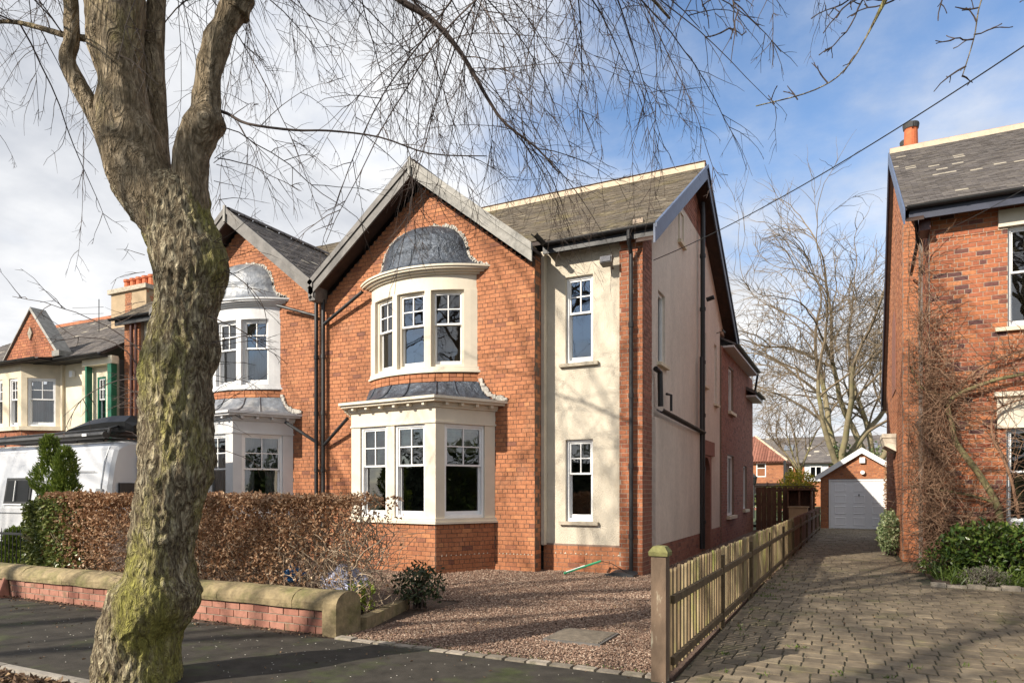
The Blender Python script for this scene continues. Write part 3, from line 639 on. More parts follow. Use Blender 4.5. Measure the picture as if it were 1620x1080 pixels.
    for s_ in (-1, 1):
        b = MB(); lx = cx + s_ * (hl + .02)
        def strip(z_up, z_dn, y0, y1):
            b.prism([(cx, y0, 8.50 + z_up), (lx, y0, 8.50 + z_up - S_ * abs(lx - cx)), (lx, y0, 8.50 + z_dn - S_ * abs(lx - cx)), (cx, y0, 8.50 + z_dn)], (0, y1 - y0, 0))
        strip(.02, -.33, 11.86, 11.90); strip(.035, -.11, 11.83, 11.858)
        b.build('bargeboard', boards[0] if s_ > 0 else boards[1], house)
        so = MB(); so.prism([(cx, 11.903, 8.30), (lx, 11.903, 8.30 - S_ * abs(lx - cx)), (lx, 11.903, 8.27 - S_ * abs(lx - cx)), (cx, 11.903, 8.27)], (0, .4, 0)); so.build('soffit', 'soffit', house)
    MB().box(cx - .035, cx + .035, 11.81, 11.86, 8.16, 8.56).build('finial', 'verge_grey', house)
    return wall

house = thing('brick_house', 'red brick house with cream bays, black lead domes and cream roughcast side wing', 'house', (-7.2, 12.3, 0))
wing(house, 'main', -8.27, 'cream_paint', 'lead', .30, 21, x0=-10.985, x1=-5.6)
# return of the wing, roughcast entrance front, corner pier
X1 = -5.6
m = MB(); backing(m, sideR(X1, YW), .012, .30, -.1, 6.3, t=.18); ret = m.build('return_wall', 'mortar_dark', house)
lay('main', sideR(X1, YW), ret, .024, .29, -.02, 6.25, seed=60, bl=.25, header_every=2)
f = front(0, 12.75); wh = [(-5.13, -4.55, 4.13, 5.86), (-5.13, -4.55, .98, 2.61)]
m = MB(); backing(m, f, -5.62, -3.97, .50, 6.45, wh, t=.2, d=0); m.box(-5.598, -5.53, 12.592, 12.748, .5, 6.4); m.build('roughcast_wall', 'stucco', house)
for k, h in enumerate(wh): sash(house, f, h[0], h[1], h[2], h[3], back=-.11, sill='sill_stone', sill_w=.12, blind=.22 if k else None, split=.42)
m = MB(); backing(m, front(0, 12.72), -5.598, -3.97, -.1, .50); m.box(-5.597, -3.985, 12.722, 12.76, .501, .53); pl = m.build('plinth_wall', 'mortar_mid', house)
lay('main', front(0, 12.72), pl, -5.6, -3.985, -.02, .50, seed=61)
MB().box(-5.0, -4.72, 12.708, 12.72, .18, .29).build('air_brick', 'brick_new', house)
ef = MB(); rr = random.Random(5)
for xx in [-5.35 + .11 * k for k in range(15)]: ef.prism([(xx + rr.uniform(-.02, .02), 12.7135, .33), (xx + .03, 12.7135, .335), (xx + rr.uniform(.0, .03), 12.7135, .335 + rr.uniform(.015, .035))], (0, .004, 0))
for k in range(10): xx = -6.4 + .08 * k; ef.prism([(xx, YW - .0065, .31), (xx + .03, YW - .0065, .315), (xx + .015, YW - .0065, .31 + rr.uniform(.02, .035))], (0, .004, 0))
fr, L = between((-7.15, 11.1), (-6.49, 12.3))
for k in range(11): uu = .12 + k * .105; ef.prism([fr.p(uu, .0035, .32), fr.p(uu + rr.uniform(.02, .05), .0035, .325), fr.p(uu + .02, .0035, .32 + rr.uniform(.02, .04))], (-.003, .002, 0))
ef.build('salt_stain', 'efflorescence', house, kind='stuff')
pf = front(0, 12.65)
m = MB(); backing(m, pf, -3.98, -3.53, -.1, 6.55, t=.16); backing(m, sideR(-3.52, 12.65), .012, .66, -.1, 6.75, t=.2); pier = m.build('corner_pier', 'mortar_pale', house)
lay('main', pf, pier, -3.985, -3.52, -.02, 6.5, mat='brick_new', seed=62, bl=.232, j=.014, header_every=0)
lay('main', sideR(-3.52, 12.65), pier, .026, .66, -.02, 6.7, mat='brick_side', seed=63, bl=.225, j=.013, header_every=0)
# side elevation facing the drive
SX = -3.55; f = sideR(SX, 0)
sh = [(13.9, 14.5, 4.23, 5.72), (18.5, 19.1, 4.42, 5.88), (20.35, 20.75, 4.11, 5.85), (18.2, 19.75, -.2, 2.55)]
m = MB(); backing(m, f, 13.31, 21.28, .5, 6.4, sh, t=.2, d=0); backing(m, f, 13.315, 18.0, .5, 3.05, (), t=.02, d=-.10)
m.prism([(SX, 12.66, 6.4), (SX, 22.3, 6.4), (SX, 19.35, 8.25), (SX, 15.45, 8.25)], (-.2, 0, 0)); m.build('side_wall', 'stucco_side', house)
m = MB(); m.prism([(SX - .01, 15.4, 8.25), (SX - .01, 19.4, 8.25), (SX - .01, 17.4, 9.5)], (-.19, 0, 0)); gp = m.build('attic_wall', 'mortar_mid', house)
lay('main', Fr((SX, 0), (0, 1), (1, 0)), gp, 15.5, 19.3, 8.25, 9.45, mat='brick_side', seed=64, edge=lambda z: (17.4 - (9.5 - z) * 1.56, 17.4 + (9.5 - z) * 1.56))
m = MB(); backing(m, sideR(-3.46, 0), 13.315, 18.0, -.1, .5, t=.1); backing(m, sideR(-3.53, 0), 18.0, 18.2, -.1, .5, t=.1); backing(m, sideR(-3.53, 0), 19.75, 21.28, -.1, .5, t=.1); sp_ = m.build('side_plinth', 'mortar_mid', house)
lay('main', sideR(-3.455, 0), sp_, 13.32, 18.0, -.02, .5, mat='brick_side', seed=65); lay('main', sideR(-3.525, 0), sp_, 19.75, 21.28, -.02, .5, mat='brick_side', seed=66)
for h in sh[:3]:
    wq = MB(); ring(wq, f, h[0], h[1], h[2], h[3], .06, -.16, -.06); w_ = wq.build('window', 'white_frame', house)
    p = MB(); p.face([f.p(h[0], -.11, h[2]), f.p(h[1], -.11, h[2]), f.p(h[1], -.11, h[3]), f.p(h[0], -.11, h[3])]); p.build('pane', 'pane', w_)
    MB().fb(f, h[0] - .09, h[1] + .09, -.05, .09, h[2] - .07, h[2] - .003).build('sill', 'stone_trim', w_)
w_ = MB(); ring(w_, f, 15.75, 16.25, 7.35, 8.1, .07, -.1, .03); w_ = w_.build('attic_window', 'cream_paint', house); MB().fb(f, 15.68, 16.32, .0, .08, 7.27, 7.347).build('sill', 'stone_trim', w_)
# arched side porch of brick
m = MB(); ar = [(18.2, 2.552), (18.2, 2.0)] + [(18.98 - .60 * math.cos(t), 2.0 + .5 * math.sin(t)) for t in [math.pi * k / 10 for k in range(11)]] + [(19.75, 2.0), (19.75, 2.552)]
m.prism([(SX + .03, y, z) for y, z in ar], (-.3, 0, 0)); m.fb(sideR(SX + .03, 0), 18.2, 18.38, -.3, 0, -.1, 2.0); m.fb(sideR(SX + .03, 0), 19.58, 19.75, -.3, 0, -.1, 2.0)
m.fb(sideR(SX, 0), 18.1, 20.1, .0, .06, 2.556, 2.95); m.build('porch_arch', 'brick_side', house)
m = MB(); m.box(SX - 1.25, SX - 1.2, 18.3, 19.7, -.1, 2.5); m.build('porch_back_wall', 'interior', house); 
m = MB(); m.box(SX - 1.2, SX - .2, 18.22, 18.32, -.1, 2.5); m.box(SX - 1.2, SX - .2, 19.64, 19.74, -.1, 2.5); pj = m.build('porch_side_wall', 'mortar_pale', house)
lay('main', Fr((0, 19.635), (1, 0), (0, -1)), pj, SX - 1.15, SX - .22, 0, 2.45, mat='brick_side', seed=67, j=.014)
# rear brick wing
f = sideR(-3.5, 0); rh = [(22.6, 23.6, 4.13, 5.56), (22.35, 23.75, .78, 2.72), (25.9, 26.9, .9, 2.5)]
m = MB(); backing(m, f, 21.3, 28.6, -.1, 5.1, [h for h in rh if h[2] < 4], t=.22) if 0 else backing(m, f, 21.3, 28.6, -.1, 5.98, rh, t=.22); backing(m, front(0, 21.3), -6, -3.55, -.1, 5.9, t=.1); rw = m.build('rear_wing_wall', 'mortar_mid', house)
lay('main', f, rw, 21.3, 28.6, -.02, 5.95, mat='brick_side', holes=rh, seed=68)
for k, h in enumerate(rh):
    wq = MB(); ring(wq, f, h[0], h[1], h[2], h[3], .07, -.16, -.07); wq.fb(f, (h[0] + h[1]) / 2 - .04, (h[0] + h[1]) / 2 + .04, -.15, -.08, h[2] + .07, h[3] - .07)
    w_ = wq.build('window', 'white_frame', house)
    p = MB(); p.face([f.p(h[0], -.12, h[2]), f.p(h[1], -.12, h[2]), f.p(h[1], -.12, h[3]), f.p(h[0], -.12, h[3])]); p.build('pane', 'pane', w_)
    MB().fb(f, h[0] - .09, h[1] + .09, -.06, .1, h[2] - .1, h[2] - .003).build('sill', 'stone_trim', w_)
m = MB(); m.box(-10.9, -3.7, 28.4, 28.58, -.1, 5.9); m.box(-11, -10.8, 12.6, 28.5, -.1, 5.9); m.box(-10.8, -3.75, 12.95, 28.4, 3.0, 3.1); m.box(-10.8, -3.75, 16.5, 16.6, -.1, 6.4); m.box(-10.8, -3.75, 12.97, 22.4, 6.1, 6.2); m.box(-10.8, -3.75, 22.3, 22.45, 5.9, 6.45); m.box(-10.9, -3.75, 12.95, 28.4, -.1, 0.35); m.build('inner_walls', 'interior', house)
rf = MB(); slab(rf, [(-3.15, 21.6, 6.08), (-3.15, 27.4, 6.08), (-6.3, 27.4, 7.7), (-6.3, 21.6, 7.7)]); slab(rf, [(-9.4, 21.6, 6.08), (-9.4, 28.7, 6.08), (-6.3, 28.7, 7.7), (-6.3, 21.6, 7.7)]); slab(rf, [(-3.15, 26.6, 5.28), (-3.15, 28.9, 5.28), (-4.2, 28.9, 5.8), (-4.2, 26.6, 5.8)], .12); rf.build('rear_roof', 'slate_grey', house)
m = MB(); gutter(m, (-3.12, 21.7, 6.09), (-3.12, 27.4, 6.09)); gutter(m, (-3.1, 26.6, 5.25), (-3.1, 28.9, 5.25)); pipe(m, [(-3.16, 27.3, 6.0), (-3.3, 27.6, 5.35)], .04); m.build('rear_gutter', 'black_pipe', house)
m = MB(); m.box(-3.5, -3.17, 21.5, 27.4, 5.94, 6.0); m.box(-3.5, -3.15, 26.65, 28.8, 5.06, 5.13); m.build('rear_soffit', 'white_bay', house)
m = MB(); m.box(-6, -3.6, 28.62, 29.6, -.1, 3.0); m.build('rear_outhouse_wall', 'brick_side', house)
# main roof
EZ, EY, SLP, RY = 6.50, 12.45, .636, 17.4; RZ = EZ + (RY - EY) * SLP
rf = MB(); slab(rf, [(-5.5, EY, EZ), (-3.24, EY, EZ), (-3.24, RY, RZ), (-5.5, RY, RZ)]); slab(rf, [(-11, 12.65, EZ + .2 * SLP), (-5.5, 12.65, EZ + .2 * SLP), (-5.5, RY, RZ), (-11, RY, RZ)]); slab(rf, [(-11, RY, RZ), (-3.24, RY, RZ), (-3.24, 22.6, EZ), (-11, 22.6, EZ)])
mr = rf.build('main_roof', 'under_roof', house)
wz = lambda x, cx: 8.47 - .785 * abs(x - cx)
sl = MB(); slates(sl, (-11, EY - .03, EZ - .01), (1, 0, 0), (0, 1, SLP), 7.76, (RY - EY) * math.hypot(1, SLP), clip=lambda c: not (c.x < -5.45 and (c.z < wz(c.x, -8.27) - .1 or c.y < 12.62)), seed=8)
slates(sl, (-11, 22.6, EZ), (1, 0, 0), (0, -1, SLP), 7.76, (22.6 - RY) * math.hypot(1, SLP), seed=9, w=.5, e=.25); sl.build('slates', 'slate', mr, kind='stuff')
x = -11.0; k = 0
while x < -3.3:
    MB().loft([[(xx, RY + .14 * math.cos(t), RZ + .0 + .10 * math.sin(t)) for t in [math.pi * q / 6 for q in range(7)]] for xx in (x + .006, min(x + .444, -3.23))], close=False).build('ridge_tile', 'ridge_tile', mr); x += .45
MB().box(-11, -3.235, RY - .20, RY - .06, RZ - .09, RZ + .045).build('ridge_bedding', 'ridge_mortar', mr)
for sgn, nm, e in ((1, 'barge_blue', EY - .12), (-1, 'barge_dark', 22.7)):
    b = MB(); ez = RZ - abs(RY - e) * SLP
    b.prism([(-3.20, RY, RZ + .05), (-3.20, e, ez + .05), (-3.20, e, ez - .30), (-3.20, RY, RZ - .30)], (-.035, 0, 0))
    b.prism([(-3.17, RY, RZ + .06), (-3.17, e, ez + .06), (-3.17, e, ez - .02), (-3.17, RY, RZ - .02)], (-.028, 0, 0)); b.build('bargeboard', nm, house)
    s2 = MB(); s2.prism([(-3.24, RY, RZ - .2), (-3.24, e, ez - .2), (-3.24, e, ez - .24), (-3.24, RY, RZ - .24)], (-.32, 0, 0)); s2.build('soffit', 'soffit', house)
m = MB(); m.box(-5.5, -3.24, 12.46, 12.49, 6.30, 6.48); m.box(-5.5, -3.24, 12.492, 12.76, 6.38, 6.42); m.build('fascia', 'black_pipe', house)
m = MB(); gutter(m, (-5.46, 12.39, 6.49), (-3.22, 12.39, 6.50)); gutter(m, (-5.45, 12.39, 6.49), (-5.45, 11.95, 6.53)); m.build('gutter', 'black_pipe', house)
m = MB(); pipe(m, [(-3.72, 12.39, 6.45), (-3.72, 12.39, 6.30), (-3.72, 12.55, 6.05), (-3.72, 12.56, .06)], .040); m.build('downpipe', 'black_pipe', house)
m = MB(); m.tube([(-3.73, 12.56, .085), (-3.73, 12.56, .11)], .05, 8); m.build('pipe_shoe', 'black_pipe', house)
m = MB(); pipe(m, [(-10.93, 12.2, 6.0), (-10.93, 12.2, .1)], .045); pipe(m, [(-9.72, 12.1, 6.0), (-10.93, 12.2, 5.42)], .038, collars=False); pipe(m, [(-10.05, 12.0, 3.2), (-10.93, 12.2, 2.62)], .038, collars=False); m.build('downpipe', 'black_pipe', house)
m = MB(); pipe(m, [(-3.42, 17.95, 9.0), (-3.42, 17.95, .1)], .06); pipe(m, [(-3.42, 17.75, 5.0), (-3.42, 17.75, .1)], .04, collars=False); m.build('soil_pipe', 'black_pipe', house)
m = MB(); gutter(m, (-3.40, 13.5, 3.22), (-3.40, 17.9, 3.10), .07); pipe(m, [(-3.46, 13.35, 4.0), (-3.42, 13.55, 3.95), (-3.42, 13.6, 3.28)], .055, collars=False); pipe(m, [(-3.47, 14.3, 3.62), (-3.42, 14.5, 3.62), (-3.42, 14.5, 3.28)], .028, collars=False); m.build('side_gutter', 'black_pipe', house)
m = MB(); m.tube([(-4.14, 12.75, 5.90), (-4.14, 12.56, 5.93)], .02, 6); m.hexa([(-4.30, 12.42, 5.93), (-4.06, 12.42, 5.93), (-4.08, 12.56, 5.88), (-4.28, 12.56, 5.88), (-4.30, 12.44, 6.06), (-4.06, 12.44, 6.06), (-4.08, 12.60, 6.06), (-4.28, 12.60, 6.06)]); fl = m.build('floodlight', 'barge_grey', house)
MB().box(-4.28, -4.08, 12.405, 12.418, 5.945, 6.045).build('lamp_glass', 'barge_dark', fl)
m = MB(); m.tube([(-3.5, 18.9, 6.75), (-3.3, 18.9, 6.8)], .06, 8); m.tube([(-3.5, 20.4, 6.15), (-3.3, 20.4, 6.2)], .012, 5); m.tube([(-3.3, 20.2, 6.2), (-3.3, 20.65, 6.2)], .02, 5); m.build('wall_bracket', 'black_metal', house)
MB().hexa([(-11.09, 11.905, 5.92), (-10.91, 11.905, 5.92), (-10.91, 12.28, 5.92), (-11.09, 12.28, 5.92), (-11.14, 11.87, 6.34), (-10.86, 11.87, 6.34), (-10.86, 12.28, 6.34), (-11.14, 12.28, 6.34)]).build('valley_hopper', 'barge_grey', house)
finish_bricks('main')

adj = thing('adjoining_house', 'brick house half of the same pair with white bays and pale lead roofs', 'house', (-13.7, 12.3, 0))
wing(adj, 'adj', -13.73, 'white_bay', 'lead_pale', None, 121, curtains=True, x0=-16.4, x1=-11.015, boards=('barge_grey', 'barge_grey'))
m = MB(); backing(m, front(0, 12.75), -18.3, -16.38, -.1, 6.45, (), t=.2, d=0); m.build('roughcast_wall', 'stucco', adj)
m = MB(); backing(m, front(0, 12.65), -18.75, -18.02, -.1, 6.5, t=.2); ap = m.build('corner_pier', 'mortar_mid', adj); lay('adj', front(0, 12.65), ap, -18.75, -18.02, -.02, 6.45, seed=140)
m = MB(); m.box(-18.7, -18.5, 12.9, 22.5, -.1, 6.4); m.box(-18.5, -11.2, 22.3, 22.5, -.1, 6.4); m.box(-18.5, -11.1, 12.95, 22.3, 3.0, 3.1); m.box(-18.5, -11.1, 16.5, 16.6, -.1, 6.4); m.box(-18.5, -11.1, 12.97, 22.3, 6.1, 6.2); m.build('inner_walls', 'interior', adj)
rf = MB(); slab(rf, [(-19.0, EY, EZ), (-16.45, EY, EZ), (-16.45, RY, RZ), (-19.0, RY, RZ)]); slab(rf, [(-16.45, 12.65, EZ + .2 * SLP), (-11.01, 12.65, EZ + .2 * SLP), (-11.01, RY, RZ), (-16.45, RY, RZ)]); slab(rf, [(-19.0, RY, RZ), (-11.01, RY, RZ), (-11.01, 22.6, EZ), (-19.0, 22.6, EZ)]); ar_ = rf.build('main_roof', 'under_roof', adj)
sl = MB(); slates(sl, (-19.0, EY - .03, EZ - .01), (1, 0, 0), (0, 1, SLP), 7.98, (RY - EY) * math.hypot(1, SLP), clip=lambda c: not (c.x > -16.5 and (c.z < wz(c.x, -13.73) - .1 or c.y < 12.62)), seed=18); sl.build('slates', 'slate', ar_, kind='stuff')
m = MB(); m.box(-18.9, -16.3, 12.46, 12.49, 6.30, 6.48); m.box(-18.9, -16.3, 12.492, 12.76, 6.38, 6.42); gutter(m, (-19.0, 12.39, 6.49), (-16.5, 12.39, 6.49)); m.build('gutter', 'black_pipe', adj)
m = MB(); pipe(m, [(-18.3, 12.56, 6.3), (-18.3, 12.56, .1)], .045); pipe(m, [(-18.1, 12.56, 6.3), (-18.1, 12.56, .1)], .04); m.build('downpipe', 'brown_pipe', adj)
m = MB(); pipe(m, [(-11.14, 12.2, 6.0), (-11.14, 12.2, .1)], .045); pipe(m, [(-12.25, 12.1, 6.0), (-11.14, 12.2, 5.65)], .038, collars=False); pipe(m, [(-11.9, 12.0, 3.2), (-11.14, 12.2, 2.72)], .038, collars=False); m.build('downpipe', 'black_pipe', adj)
wq = MB(); ring(wq, front(0, 12.75), -17.2, -16.75, 4.13, 5.85, .06, 0, .04); wq.build('window', 'white_frame', adj)
finish_bricks('adj')
# ------------------------------------------------------------------ cream house further along the street
cr_ = thing('cream_house', 'cream rendered house with red brick parapet gable and green porch posts at far left', 'house', (-24, 12.5, 0))
f = front(0, 12.5)
m = MB(); backing(m, f, -30, -19.05, 3.36, 5.45, [(-25.2, -21.6, 3.5, 5.1), (-19.75, -19.35, 3.4, 4.9)], t=.2, d=0); m.build('front_wall', 'cream_wall', cr_)
m = MB(); backing(m, f, -30, -19.05, -.1, 3.36, t=.2); lw = m.build('lower_wall', 'mortar_mid', cr_); lay('cream', f, lw, -30, -19.05, 1.6, 3.36, seed=200)
low = [(-25.5, 12.5), (-24.9, 11.8), (-22.3, 11.8), (-21.45, 12.48)]
m = MB(); layer(m, off_line(low, 0, 12.52), 4.98, 5.4); faces = [between(a, b) for a, b in zip(low, low[1:])]; spans = [[(.2, .75)], [(.3, .75), (1.15, 1.6), (1.95, 2.4)], [(.16, .92)]]
for (fr, L), sp in zip(faces, spans):
    xs = [0] + [v for s_ in sp for v in s_] + [L]
    for a, b in zip(xs[0::2], xs[1::2]): m.fb(fr, a + .002, b - .002, -.2, -.002, 3.522, 4.978)
m.build('bay', 'stone_trim', cr_)
m = MB(); layer(m, off_line(low, .08, 12.52), 3.40, 3.52); m.build('bay_sill', 'stone_trim', cr_)
m = MB(); layer(m, off_line(low, -.008, 12.52), -.1, 3.398); bw = m.build('bay_wall', 'mortar_mid', cr_)
for k, (fr, L) in enumerate(faces): lay('cream', fr, bw, .01, L - .004, 1.6, 3.38, seed=210 + k, mat='brick_new')
for (fr, L), sp in zip(faces, spans):
    for a, b in sp: sash(cr_, fr, a, b, 3.522, 4.978, back=-.08, cols=3 if b - a > .8 else 2, curtain=True)
m = MB(); m.box(-21.42, -21.32, 12.42, 12.5, 3.4, 5.38); m.box(-20.32, -20.15, 12.40, 12.5, 3.4, 5.38); m.build('pilaster', 'stone_trim', cr_)
for x, w in ((-19.98, .07), (-18.95, .17)):
    MB().box(x, x + w, 12.28, 12.45, 0, 5.2).build('porch_post', 'green_paint', cr_)
MB().box(-20.1, -18.72, 12.26, 12.46, 5.2, 5.42).build('porch_beam', 'cream_wall', cr_)
sash(cr_, f, -19.75, -19.35, 3.4, 4.9, back=-.05, box='green_paint')
m = MB(); m.box(-20.95, -20.8, 12.40, 12.49, 4.98, 5.16); m.build('alarm_box', 'white_frame', cr_)
rf = MB(); slab(rf, [(-30, 12.05, 5.46), (-18.9, 12.05, 5.46), (-18.9, 17.2, 8.4), (-30, 17.2, 8.4)]); slab(rf, [(-30, 17.2, 8.4), (-18.9, 17.2, 8.4), (-18.9, 22.4, 5.46), (-30, 22.4, 5.46)])
slab(rf, [(-25.8, 11.55, 5.44), (-21.0, 11.55, 5.44), (-21.0, 12.2, 5.56), (-25.8, 12.2, 5.56)], .08); rr_ = rf.build('roof', 'under_roof', cr_)
sl = MB(); slates(sl, (-30, 12.02, 5.46), (1, 0, 0), (0, 5.15, 2.94), 11.1, 5.9, seed=22, w=.3, e=.14); sl.build('slates', 'slate_grey', rr_, kind='stuff')
m = MB(); m.box(-30, -18.9, 17.1, 17.3, 8.38, 8.5); m.build('ridge', 'ridge_tile', rr_)
m = MB(); m.box(-30, -18.9, 12.0, 12.5, 5.38, 5.44); m.box(-25.8, -21.0, 11.55, 12.0, 5.402, 5.43); gutter(m, (-21.0, 11.98, 5.46), (-18.9, 11.98, 5.46)); gutter(m, (-25.8, 11.5, 5.44), (-21.0, 11.5, 5.44)); m.build('gutter', 'black_pipe', cr_)
gx, gz = -22.04, 7.02
m = MB(); m.prism([(gx - 1.5, 11.95, 5.5), (gx + 1.25, 11.95, 5.5), (gx + 1.25, 11.95, 5.7), (gx, 11.95, gz)], (0, .3, 0)); gw = m.build('parapet_gable', 'mortar_mid', cr_)
lay('cream', front(0, 11.942), gw, gx - 1.45, gx + 1.23, 5.5, 6.95, seed=220, mat='brick_new', edge=lambda z: (gx - (gz - z) * .98, gx + (gz - z) * .93))
m = MB()
for s_, e in ((-1, 1.5), (1, 1.33)): m.prism([(gx, 11.90, gz + .07), (gx + s_ * e, 11.90, gz + .07 - e * (1.02 if s_ < 0 else 1.06)), (gx + s_ * e, 11.88, gz - .02 - e * (1.02 if s_ < 0 else 1.06)), (gx, 11.88, gz - .02)], (0, .45, 0))
m.box(gx + 1.15, gx + 1.5, 11.87, 12.35, 5.5, 5.66); m.build('gable_coping', 'verge_grey', cr_)
m = MB(); m.prism([(gx - .02, 11.93, 6.5), (gx + .09, 11.93, 6.3), (gx - .02, 11.93, 6.1), (gx - .13, 11.93, 6.3)], (0, -.03, 0)); m.build('diamond_panel', 'sill_stone', cr_)
m = MB(); m.box(-29.8, -19, 12.7, 22, -.1, .02); m.box(-19.2, -19.05, 12.7, 22, 0, 5.4); m.box(-30, -19, 22, 22.2, 0, 5.4); m.box(-29.9, -19.2, 14.5, 14.6, 0, 5.4); m.build('inner_walls', 'interior', cr_)
cx0, cx1, cy0 = -22.95, -21.1, 15.0
m = MB(); backing(m, front(0, cy0), cx0, cx1, 6.6, 8.35, t=.8); chs = m.build('chimney', 'chimney_render', cr_)
lay('cream', front(0, cy0), chs, -22.2, -21.85, 7.1, 8.3, seed=150); lay('cream', sideR(cx1, cy0), chs, .02, .78, 7.1, 8.3, seed=151)
MB().box(cx0 - .08, cx1 + .08, cy0 - .08, cy0 + .88, 8.352, 8.5).build('chimney_cap', 'sill_stone', cr_)
for k in range(5):
    x = -22.6 + k * .32; MB().loft([[(x + r * math.cos(t), cy0 + .4 + r * math.sin(t), z) for t in [math.pi * q / 6 for q in range(12)]] for z, r in ((8.5, .15), (8.82, .125), (8.84, .155), (8.92, .155))], caps=True).build('chimney_pot', 'pot_clay', cr_, smooth=False)
m = MB(); m.tube([(-23.3, 14.8, 7.0), (-23.3, 14.8, 8.2)], .015, 5)
for k in range(3): m.tube([(-24.3, 14.5, 7.5 + k * .22), (-23.2, 14.9, 7.5 + k * .22)], .009, 4)
m.build('aerial', 'black_metal', cr_)
finish_bricks('cream', 300)

# ------------------------------------------------------------------ house on the right, across the drive
rh_ = thing('neighbour_house', 'dark red brick house covered in bare creeper at the right edge', 'house', (4, 18, 0))
f = front(0, 15.5); hs = [(2.62, 3.95, 4.63, 6.50), (2.60, 3.95, .95, 2.75)]
m = MB(); backing(m, f, 1.37, 9, -.1, 6.98, hs, t=.25); backing(m, sideL(1.37, 0), 15.512, 17.75, -.1, 6.98, t=.2); fw = m.build('front_wall', 'mortar_pale', rh_)
lay('rh', f, fw, 1.37, 9, -.02, 6.95, mat='brick_red', holes=hs + [(2.47, 4.1, 6.5, 6.82), (2.45, 4.1, 2.72, 3.42)], seed=300, j=.013, header_every=6)
lay('rh', sideL(1.37, 0), fw, 15.53, 17.74, -.02, 6.95, mat='brick_red', seed=301, j=.013)
m = MB(); backing(m, front(0, 17.75), 1.05, 1.36, -.1, 7.6, t=.2); backing(m, sideL(1.05, 0), 17.762, 25.5, -.1, 5.0, t=.2)
m.prism([(1.057, 17.76, 5.0), (1.057, 25.5, 5.0), (1.057, 21, 10.4), (1.057, 17.76, 8.4)], (.2, 0, 0)); sw = m.build('side_wall', 'mortar_mid', rh_)
lay('rh', front(0, 17.75), sw, 1.05, 1.37, -.02, 7.8, mat='brick', seed=302, j=.013)
lay('rh', sideL(1.05, 0), sw, 17.78, 25.5, -.02, 9.9, mat='brick', seed=303, edge=lambda z: (17.78 + max(0, (z - 8.4) / .62), 25.5 if z < 5 else 21 + (10.4 - z) / 1.2))
rec = MB(); aa = [(0, 4.2), (1.7, 4.2), (1.7, 5.6)] + [(.85 + .85 * math.cos(t), 5.6 + .8 * math.sin(t)) for t in [math.pi * k / 8 for k in range(1, 8)]] + [(0, 5.6)]
rec.prism([(1.03, 20.2 + a, z) for a, z in aa], (.012, 0, 0)); rec.build('arched_recess', 'brick_side', rh_)
MB().box(2.47, 4.1, 15.46, 15.62, 6.505, 6.82).build('lintel', 'cream_paint', rh_); m = MB(); m.box(2.45, 4.1, 15.45, 15.62, 2.755, 3.34); m.box(2.40, 4.15, 15.38, 15.62, 3.342, 3.42); m.build('lintel', 'cream_paint', rh_)
for k, h in enumerate(hs):
    w_ = sash(rh_, f, h[0], h[1], h[2], h[3], back=-.12, cols=1, rows=2, split=.45, sill='stone_trim', sill_w=.2, box='grey_frame' if k else 'white_frame')
    b = MB()
    for q in range(int((h[3] - h[2] - .1) / .045)): z = h[2] + .08 + q * .045; b.hexa([f.p(h[0] + .06, -.26, z), f.p(h[1] - .06, -.26, z), f.p(h[1] - .06, -.225, z + .012), f.p(h[0] + .06, -.225, z + .012)] + [f.p(h[0] + .06, -.26, z + .004), f.p(h[1] - .06, -.26, z + .004), f.p(h[1] - .06, -.225, z + .016), f.p(h[0] + .06, -.225, z + .016)])
    b.build('venetian_blind', 'blind', w_)
m = MB(); m.box(1.3, 9, 16.9, 17.0, 0, 6.9); m.box(1.3, 9, 15.8, 25.2, 3.0, 3.1); m.box(8.8, 9, 15.6, 25.4, 0, 7); m.box(1.3, 9, 25.2, 25.4, 0, 5); m.box(1.4, 8.9, 15.8, 22, 6.6, 6.65); m.build('inner_walls', 'interior', rh_)
ez, ey, ry, sl_ = 7.02, 15.12, 21.0, .62; rz = ez + (ry - ey) * sl_
rf = MB(); slab(rf, [(.93, ey, ez), (9.3, ey, ez), (9.3, ry, rz), (.93, ry, rz)]); slab(rf, [(.93, ry, rz), (9.3, ry, rz), (9.3, 26.1, 4.5), (.93, 26.1, 4.5)]); ro = rf.build('roof', 'under_roof', rh_)
s_ = MB(); slates(s_, (.93, ey - .03, ez), (1, 0, 0), (0, 1, sl_), 8.35, (ry - ey) * math.hypot(1, sl_), seed=30, w=.22, e=.11); s_.build('slates', 'slate_grey', ro, kind='stuff')
x = .93
while x < 9.2:
    MB().loft([[(xx, ry + .15 * math.cos(t), rz + .11 * math.sin(t)) for t in [math.pi * q / 6 for q in range(7)]] for xx in (x + .005, x + .445)], close=False).build('ridge_tile', 'ridge_tile', ro); x += .45
MB().box(.93, 5, ry - .23, ry - .1, rz - .12, rz + .02).build('ridge_bedding', 'ridge_mortar', ro)
for nm, e, k in (('barge_blue', ey - .1, sl_), ('barge_dark', 26.1, (rz - 4.5) / 5.1)):
    b = MB(); e2 = rz - abs(ry - e) * k; b.prism([(.90, ry, rz + .02), (.90, e, e2 + .02), (.90, e, e2 - .28), (.90, ry, rz - .28)], (.03, 0, 0)); b.build('bargeboard', nm, rh_)
    b = MB(); b.prism([(.94, ry, rz - .2), (.94, e, e2 - .2), (.94, e, e2 - .24), (.94, ry, rz - .24)], (.3, 0, 0)); b.build('soffit', 'soffit', rh_)
m = MB(); m.box(1.0, 9.2, 15.14, 15.18, 6.78, 6.98); m.box(1.0, 9.2, 15.182, 15.5, 6.88, 6.92); m.build('fascia', 'barge_dark', rh_)
